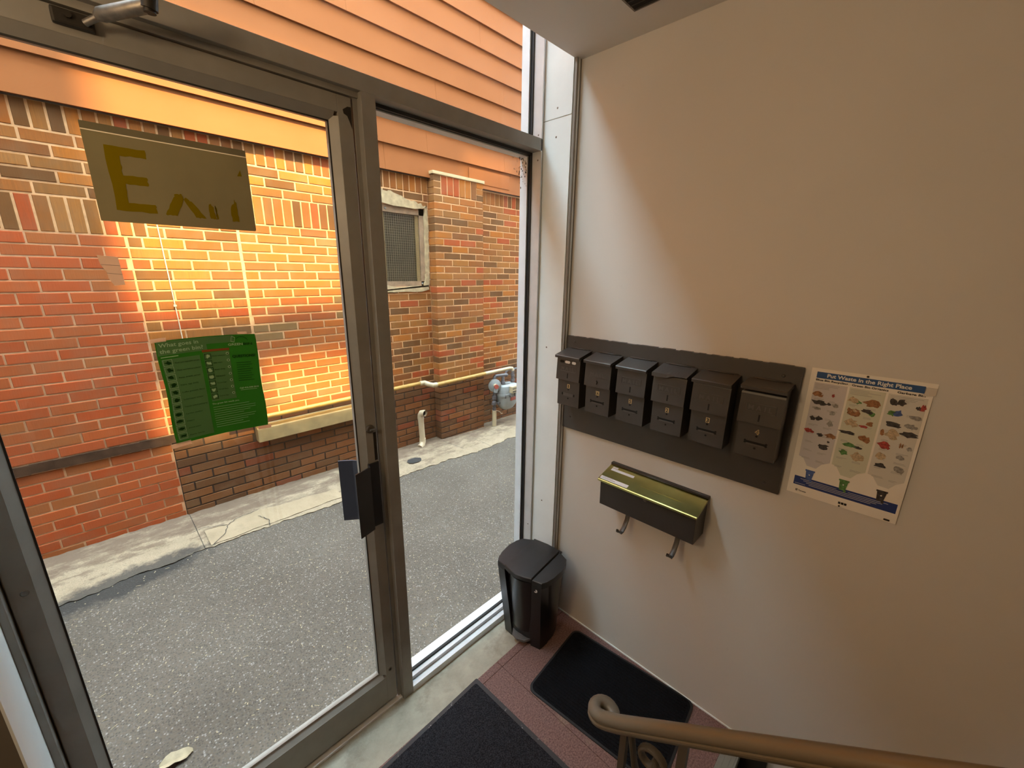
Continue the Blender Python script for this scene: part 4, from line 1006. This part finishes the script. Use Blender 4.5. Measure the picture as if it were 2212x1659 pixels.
obj('paper_label', rect(MB(), flid, .012, .070, .117, .084, .0002), 'white_label', bl)
obj('paper_label', rect(MB(), flid, -.002, .004, .124, .023, .0002), 'white_label', bl)
obj('paper_label', rect(MB(), flid, .012, .087, .036, .096, .0002), 'white_label', bl)
tx = MB(); lines(tx, flid, .006, .075, .020, 2, .007, .0007, h=.0018); obj('label_writing', tx, 'pic_grey', bl)
obj('emboss_line', rect(MB(), flid, .165, .043, .33, .0448, .0001, th=.0008), 'brass', bl)
obj('latch_knob', MB().lathe([(.0001, .008), (.006, .007), (.009, .003), (.009, 0)], (-.104, -.50, .902), (-1, 0, 0), 14), 'closer_metal', lb)
def hook(y):
    pts = [(-.040, .80), (-.043, .775), (-.052, .742), (-.070, .716), (-.090, .703), (-.108, .704), (-.121, .716), (-.126, .731)]
    pth = [Vector((a, y, b)) for a, b in pts]; mb = MB(); w_ = .0095
    rings = []
    for i, p_ in enumerate(pth):
        t_ = (pth[min(i + 1, len(pth) - 1)] - pth[max(i - 1, 0)]).normalized(); n_ = t_.cross(Vector((0, 1, 0))).normalized()
        ww = w_ * (1 if i < len(pth) - 1 else .6)
        rings.append([p_ + Vector((0, s_ * ww, 0)) + n_ * d_ for s_, d_ in ((-1, -.0008), (-.6, -.0026), (.6, -.0026), (1, -.0008), (1, .0008), (.6, -.0008), (-.6, -.0008), (-1, .0008))])
    mb.loft(rings, 0, True); return mb
obj('hook', hook(-.405), 'iron', lb); obj('hook', hook(-.620), 'iron', lb)

# =================================================================== POSTER ON THE RIGHT WALL
po = thing('waste_poster', 'white waste sorting poster with blue bands on the wall beside the mailboxes', 'poster', (0, -1.06, 1.077))
PY = -.9245
def fp(u, v, d):   # sheet bellies off the wall a little, right edge lifts
    t_ = u / .266; s_ = v / .413
    return Vector((-.0015 - d - .006 * t_ * t_ * math.sin(s_ * 3.0 + .3) - .002 * math.sin(t_ * 3.1), PY - u, 1.077 + v))
def psheet(mb, u0, v0, u1, v1, d, m=0, nu=10, nv=14):
    if abs(u1 - u0) < .04: nu = 2
    if abs(v1 - v0) < .04: nv = 2
    vs = [fp(u0 + (u1 - u0) * i / nu, v0 + (v1 - v0) * j / nv, d) for i in range(nu + 1) for j in range(nv + 1)]
    mb.add(vs, [(i * (nv + 1) + j, (i + 1) * (nv + 1) + j, (i + 1) * (nv + 1) + j + 1, i * (nv + 1) + j + 1) for i in range(nu) for j in range(nv)], m); return mb
PW, PH = .266, .413
pb = MB(); psheet(pb, 0, .0, PW, PH - .030, 0); psheet(pb, 0, PH - .030, PW - .022, PH, 0)
psheet(pb, PW - .022, PH - .012, PW + .004, PH, 0)
obj('paper_sheet', pb, 'paper', po)
obj('header_band', psheet(MB(), .0145, PH - .029, .248, PH - .010, .0003), 'blue_print', po)
tx = MB(); text(tx, 'Put Waste in the Right Place', .0148, fp, .040, PH - .0235, .0006, bold=.028, width=.183, res=3); obj('title_text', tx, 'white_print', po)
for s_, u_, v_, w_ in (('Blue Bin Recycling', .015, .037, .076), ('Green Bin Organics', .100, .0375, .079), ('Garbage Bin', .197, .038, .055)):
    obj('column_heading', text(MB(), s_, .0082, fp, u_, PH - v_, .0006, bold=.03, width=w_), 'ink', po)
tx = MB(); text(tx, 'Toronto', .0072, fp, .030, .011, .0006, bold=.03, width=.021); rect(tx, fp, .023, .010, .0248, .017, .0005); rect(tx, fp, .0258, .010, .0276, .0175, .0005)
obj('city_logo', tx, 'ink', po)
tx = MB()
for i in range(3): rect(tx, fp, .133 + .0072 * i, .010, .139 + .0072 * i, .017, .0005)
obj('phone_number', tx, 'ink', po); obj('corner_print', rect(MB(), fp, .239, .003, .252, .0085, .0005), 'ink', po)


for (u0, u1, uc, m_) in ((.013, .092, .050, 'lilac_print'), (.097, .176, .135, 'sage_print'), (.181, .259, .220, 'grey_print')):
    pl = MB(); psheet(pl, u0, .129, u1, .371, .0003); poly(pl, fp, [(u0, .129), (u0 + .012, .1255), (uc - .012, .102), (uc + .012, .100), (uc + .024, .118), (u1, .129)], .0002, th=.0002)
    obj('column_panel', pl, m_, po)
cells_p = {'pic_dark': [], 'pic_grey': [], 'pic_brown': [], 'pic_green': [], 'pic_red': [], 'pic_blue': [], 'pic_tan': []}
def pic(m_, u, v, ru, rv): cells_p[m_].append((u, v, ru, rv))
for u, v, ru, rv, m_ in ((.028, .335, .013, .008, 'pic_brown'), (.064, .338, .004, .005, 'pic_red'), (.033, .311, .018, .007, 'pic_dark'), (.059, .310, .006, .004, 'pic_dark'), (.073, .309, .009, .006, 'pic_grey'), (.031, .291, .010, .006, 'pic_grey'), (.071, .284, .008, .006, 'pic_grey'),
                         (.027, .258, .008, .007, 'pic_dark'), (.042, .261, .008, .008, 'pic_dark'), (.071, .252, .008, .010, 'pic_grey'), (.024, .218, .012, .007, 'pic_red'), (.054, .211, .008, .007, 'pic_dark'), (.078, .214, .014, .007, 'pic_brown'), (.077, .194, .004, .003, 'pic_dark'), (.066, .176, .016, .009, 'pic_dark'),
                         (.111, .336, .013, .009, 'pic_tan'), (.121, .332, .009, .006, 'pic_green'), (.152, .335, .017, .011, 'pic_brown'), (.115, .301, .018, .012, 'pic_brown'), (.120, .305, .009, .007, 'pic_tan'), (.146, .310, .012, .006, 'pic_dark'), (.158, .305, .008, .007, 'pic_green'), (.118, .268, .014, .011, 'pic_tan'), (.158, .274, .010, .008, 'pic_brown'), (.146, .264, .011, .004, 'pic_red'),
                         (.113, .237, .020, .005, 'pic_dark'), (.155, .229, .013, .010, 'pic_brown'), (.125, .201, .014, .006, 'pic_green'), (.143, .199, .012, .004, 'pic_dark'), (.116, .174, .010, .008, 'pic_green'), (.150, .172, .014, .013, 'pic_tan'),
                         (.196, .349, .009, .010, 'pic_dark'), (.211, .350, .009, .010, 'pic_dark'), (.238, .346, .006, .010, 'white_'), (.246, .342, .005, .006, 'pic_dark'), (.254, .344, .006, .011, 'pic_red'), (.196, .318, .010, .009, 'pic_green'), (.210, .320, .009, .011, 'pic_blue'), (.244, .316, .013, .007, 'pic_grey'),
                         (.205, .287, .017, .008, 'pic_dark'), (.241, .290, .012, .007, 'pic_grey'), (.188, .259, .006, .008, 'pic_brown'), (.207, .259, .014, .013, 'pic_tan'), (.241, .267, .016, .008, 'pic_dark'), (.199, .224, .013, .010, 'pic_red'), (.231, .232, .002, .008, 'pic_brown'), (.236, .232, .002, .008, 'pic_brown'), (.251, .227, .007, .005, 'pic_grey'), (.197, .191, .011, .010, 'pic_tan'), (.238, .198, .008, .007, 'pic_grey'), (.201, .163, .014, .007, 'pic_dark'), (.240, .163, .012, .010, 'pic_grey')):
    if m_ in cells_p: pic(m_, u, v, ru, rv)
for m_, L in cells_p.items():
    for u, v, ru, rv in L:
        mb = MB(); blob(mb, fp, u, v, ru, rv, .0006, n=13, j=.7)
        if ru > .01: blob(mb, fp, u + ru * .5, v - rv * .4, ru * .6, rv * .7, .0007, n=9, j=.9)
        obj('picture', mb, m_, po)
tx = MB()
for u0 in (.016, .100, .186):
    lines(tx, fp, u0, u0 + .068, .366, 4, .0042, .0005, h=.001, rnd=.5)
    for i in range(8):
        for j in (0, 1):
            if u0 < .2: lines(tx, fp, u0 + .004 + .037 * j, u0 + .030 + .037 * j, .322 - .0275 * i - .003 * j, 2, .0032, .0005, h=.0009, rnd=.5)
obj('caption_print', tx, 'text_grey', po)
ftb = MB(); psheet(ftb, .0135, .031, .2595, .061, .0003); obj('footer_band', ftb, 'navy_print', po)
tx = MB()
for i in range(4): rect(tx, fp, .030 + .008 * i, .0535 - .0048 * i, .24 - .012 * i, .0545 - .0048 * i, .0006)
rect(tx, fp, .017, .036, .045, .0368, .0006); obj('footer_text', tx, 'white_print', po)
for uc, m_ in ((.050, 'pic_blue'), (.135, 'pic_green'), (.221, 'pic_dark')):
    mb = MB(); poly(mb, fp, [(uc - .008, .056), (uc + .007, .056), (uc + .0105, .086), (uc - .0105, .086)], .0006); rect(mb, fp, uc - .0125, .085, uc + .0125, .090, .0007); rect(mb, fp, uc + .003, .051, uc + .009, .058, .0006)
    b_ = obj('bin_print', mb, m_, po); mb = MB(); blob(mb, fp, uc, .074, .0022, .0022, .0011, n=8); obj('symbol_print', mb, 'white_print', b_)
obj('tape_strip', MB().prism([(.246, .376), (.270, .382), (.270, .402), (.252, .402)], .0008, .0011, fp), 'tape_pale', po, label='clear tape over the torn corner')
obj('pin', MB().lathe([(.0001, .003), (.0025, .002), (.003, 0)], (-.004, PY - .13, 1.077 + .408), (-1, 0, 0), 10), 'ink', po)
obj('pin', MB().lathe([(.0001, .003), (.0022, .002), (.0025, 0)], (-.005, PY - .137, 1.077 + .0035), (-1, 0, 0), 10), 'ink', po)

# =================================================================== PEDAL BIN
bn = thing('pedal_bin', 'black plastic pedal bin standing in the corner by the sidelight', 'bin', (-.212, -.019, 0))
U = Vector((-.993, -.12, 0)); V_ = Vector((.12, -.993, 0)); BC = Vector((-.212, -.019, 0))
def bw(u, v, z): return BC + U * u + V_ * v + Vector((0, 0, z))
def outline(su, sv, du=0.0, dv=0.0):
    P_ = [(.105, .122), (.044, .149), (-.02, .154), (-.07, .145), (-.105, .130), (-.132, .078), (-.137, 0), (-.132, -.078), (-.105, -.130), (-.07, -.145), (-.02, -.154), (.044, -.149), (.105, -.122), (.117, -.078), (.131, -.04), (.135, 0), (.131, .04), (.117, .078)]
    return [(u * su + du, v * sv + dv) for u, v in P_]
top = outline(.93, .93); bot = outline(.74, .74, -.018)
mid = lambda t_: [(a[0] + (b[0] - a[0]) * t_, a[1] + (b[1] - a[1]) * t_) for a, b in zip(bot, top)]
# body shell, front panel (bulging) and two front legs
def body_ring(t_, z):
    L = mid(t_); return [bw(min(u, .078 + .012 * t_), v, z) for u, v in L]
obj('bin_body', MB().loft([body_ring(t_, z) for t_, z in ((0, 0.001), (.25, .10), (.6, .24), (1, .392))], 0, True), 'bin', bn, sharp=40)
fpn = MB(); rings = []
for z in [.075 + (.385 - .075) * i / 8 for i in range(9)]:
    t_ = z / .39; hw = .050 + .024 * t_; ub = .066 + .026 * t_; bul = .020 + .012 * t_
    rings.append([bw(ub + bul * math.cos(s_ * 1.45), hw * s_, z) for s_ in [-1 + 2 * i / 12 for i in range(13)]] + [bw(ub - .02, hw, z), bw(ub - .02, -hw, z)])
fpn.loft(rings, 0, True); obj('front_panel', fpn, 'bin', bn, sharp=40)
for sg in (1, -1):
    lg = MB(); rings = []
    for z in (-.002 if sg > 0 else -.013, .10, .24, .388):
        t_ = max(z, 0) / .39; vi = .056 + .022 * t_; vo = .106 + .018 * t_; uf = .064 + .040 * t_
        rings.append([bw(uf + .012, sg * vi, z), bw(uf + .004, sg * vo, z), bw(uf - .05, sg * (vo + .008), z), bw(uf - .05, sg * vi, z)])
    lg.loft(rings, 0, False); obj('leg', lg, 'bin', bn)
def lid_part(P_, z, th, dome=.0):
    mb = MB(); n = len(P_); c_ = (sum(a for a, b in P_) / n, sum(b for a, b in P_) / n)
    R0 = [bw(a, b, z - th) for a, b in P_]; R1 = [bw(a, b, z - .003) for a, b in P_]; R2 = [bw(c_[0] + (a - c_[0]) * .97, c_[1] + (b - c_[1]) * .97, z) for a, b in P_]
    R3 = [bw(c_[0] + (a - c_[0]) * .5, c_[1] + (b - c_[1]) * .5, z + dome) for a, b in P_]
    mb.loft([R0, R1, R2, R3], 0, True); return mb
cen = [(.117, .077), (.128, .045), (.137, 0), (.128, -.045), (.117, -.077), (-.134, -.077), (-.140, 0), (-.134, .077)]
chr_ = [(.115, .0785), (.107, .126), (.085, .139), (.044, .150), (-.02, .155), (-.07, .146), (-.105, .130), (-.131, .0785)]
obj('lid', lid_part(cen, .424, .022, .002), 'bin_lid', bn, sharp=40)
obj('lid_cheek', lid_part(chr_, .417, .030, .0), 'bin_lid', bn, sharp=40); obj('lid_cheek', lid_part([(a, -b) for a, b in chr_][::-1], .417, .030, .0), 'bin_lid', bn, sharp=40)
obj('lid_hinge', MB().cyl(bw(-.128, .076, .416), bw(-.128, .088, .416), .008, 10), 'bin', bn)
dz = obj('badge', MB().lathe([(.0001, .0016), (.0085, .0016), (.0105, .0008), (.011, 0)], bw(.109, .095, .365), tuple(U), 18), 'logo', bn)
obj('badge_centre', MB().lathe([(.0001, .0026), (.0032, .0026), (.0035, .0010)], bw(.109, .095, .365), tuple(U), 10), 'dark_void', dz)
pd = MB(); pd.prism([(.03, -.054), (.072, -.054), (.102, -.036), (.114, 0), (.102, .036), (.072, .054), (.03, .054)], .024, .036, lambda a, b, d: bw(a, b, d))
pdo = obj('pedal', pd, 'pedal', bn)
rm = MB()
for r_ in (.084, .092, .100): rm.tube([bw(.0 + r_ * math.cos(a) * 1.08, r_ * .56 * math.sin(a), .0368) for a in [-.9 + .15 * i for i in range(13)]], .0014, 6)
obj('pedal_ridges', rm, 'pedal', pdo)

# =================================================================== MATS
def rr(cx, cy, hx, hy, r, a, n=6):
    out = []
    for sx, sy, t0 in ((1, 1, 0), (-1, 1, math.pi / 2), (-1, -1, math.pi), (1, -1, 1.5 * math.pi)):
        for i in range(n + 1):
            t_ = t0 + math.pi / 2 * i / n; x = sx * (hx - r) + r * math.cos(t_); y = sy * (hy - r) + r * math.sin(t_)
            out.append((cx + x * math.cos(a) - y * math.sin(a), cy + x * math.sin(a) + y * math.cos(a)))
    return out
zf = lambda a, b, d: (a, b, d)
A1 = math.radians(5); MC = (-.226, -.492)
m1 = thing('ribbed_mat', 'small black ribbed mat with rounded corners beside the right wall', 'mat', (MC[0], MC[1], 0))
obj('rubber_base', MB().prism(rr(*MC, .203, .293, .035, A1), 0, .005, zf), 'rubber', m1)
obj('pile_field', MB().prism(rr(*MC, .194, .284, .030, A1), .005, .0065, zf), 'ribs', m1)
rbm = MB()
for i in range(27):
    x = -.182 + .364 * i / 26; hy = .272 - (.02 if abs(x) > .17 else 0)
    pts = [(x - .0035, .0063), (x - .002, .0098), (x + .002, .0098), (x + .0035, .0063)]
    rbm.prism(pts, -hy, hy, lambda a, b, d: (MC[0] + a * math.cos(A1) - d * math.sin(A1), MC[1] + a * math.sin(A1) + d * math.cos(A1), b))
o = obj('ribs', rbm, 'ribs', m1, kind='stuff')
A2 = math.radians(1.6); MC2 = (-1.015, -.345)
m2 = thing('entrance_mat', 'large charcoal entrance mat with a worn rubber edge in front of the glass door', 'mat', (MC2[0], MC2[1], 0))
obj('rubber_edge', MB().prism(rr(*MC2, .445, .305, .006, A2, 2), 0, .005, zf), 'rubber_worn', m2)
obj('pile_field', MB().prism(rr(*MC2, .425, .287, .006, A2, 2), .004, .0095, zf), 'pile', m2)

# =================================================================== HANDRAIL
hr = thing('stair_handrail', 'brown painted metal stair handrail ending in a small scroll', 'handrail', (-.936, -.87, 0))
K = .60
path = [(-.936, -.862 - .03 * i, .936 + .797 * .03 * i) for i in range(26)][::-1]
path += [(-.936, -.850, .928), (-.936, -.840, .921), (-.936, -.830, .915)]
cx_, cy_ = -.9165, -.820
path += [(cx_ + .0195 * math.cos(a), cy_ + .0195 * math.sin(a), .911 - .016 * i / 16) for i, a in enumerate([math.radians(180 - 17 * d) for d in range(0, 17)])]
rp = [(.0215, -.003), (.0205, .006), (.0165, .0125), (.0095, .0165), (0, .0178), (-.0095, .0165), (-.0165, .0125), (-.0205, .006), (-.0215, -.003), (-.018, -.0105), (-.013, -.0145), (.013, -.0145), (.018, -.0105)]
rp = [(a * K, b * K) for a, b in rp]
obj('rail_cap', MB().sweep(path, rp), 'rail', hr, sharp=50)
p2_ = [(x, y, z - .0125) for x, y, z in path[:-10]]
obj('rail_channel', MB().sweep(p2_, [(.0128, -.0012), (.0128, .0018), (.0085, .0045), (-.0085, .0045), (-.0128, .0018), (-.0128, -.0012), (-.0105, -.0065), (.0105, -.0065)], smooth=False), 'rail', hr)
obj('post', MB().box(-.9425, -.9295, -.882, -.870, 0, .930), 'iron', hr)
obj('post', MB().box(-.943, -.929, -.985, -.971, 0, 1.01), 'iron', hr)
obj('post', MB().box(-.943, -.929, -1.185, -1.171, .19, 1.17), 'iron', hr)
sc = []
for i in range(20):
    a = math.radians(160 - i * 21); r_ = .026 - .0009 * i; sc.append((-.936, -.928 + r_ * math.cos(a), .912 + r_ * math.sin(a)))
lead = [(-.936, -.886, .95), (-.936, -.8885, .93), (-.936, -.894, .90), (-.936, -.900, .87), (-.936, -.91, .84), (-.936, -.93, .82)]
obj('scroll', MB().tube(sc, [.007] * 20, 10, flat=(1.1, .8)), 'iron', hr)
obj('scroll_bar', MB().tube(lead, .0068, 10, flat=(1.2, .8)), 'iron', hr)

# =================================================================== CEILING VENT
cv = thing('ceiling_vent', 'dark square vent set in the white ceiling edge above the right wall', 'vent', (-.20, -.38, CEIL))
obj('frame', MB().box(-.262, -.145, -.445, -.309, CEIL - .006, CEIL, bev=.001), 'closer_metal', cv)
obj('opening', MB().box(-.255, -.152, -.438, -.316, CEIL - .0066, CEIL - .0055), 'dark_void', cv)
for i in range(5): obj('slat', MB().box(-.25 + .022 * i, -.247 + .022 * i, -.437, -.317, CEIL - .009, CEIL - .006), 'closer_dark', cv)
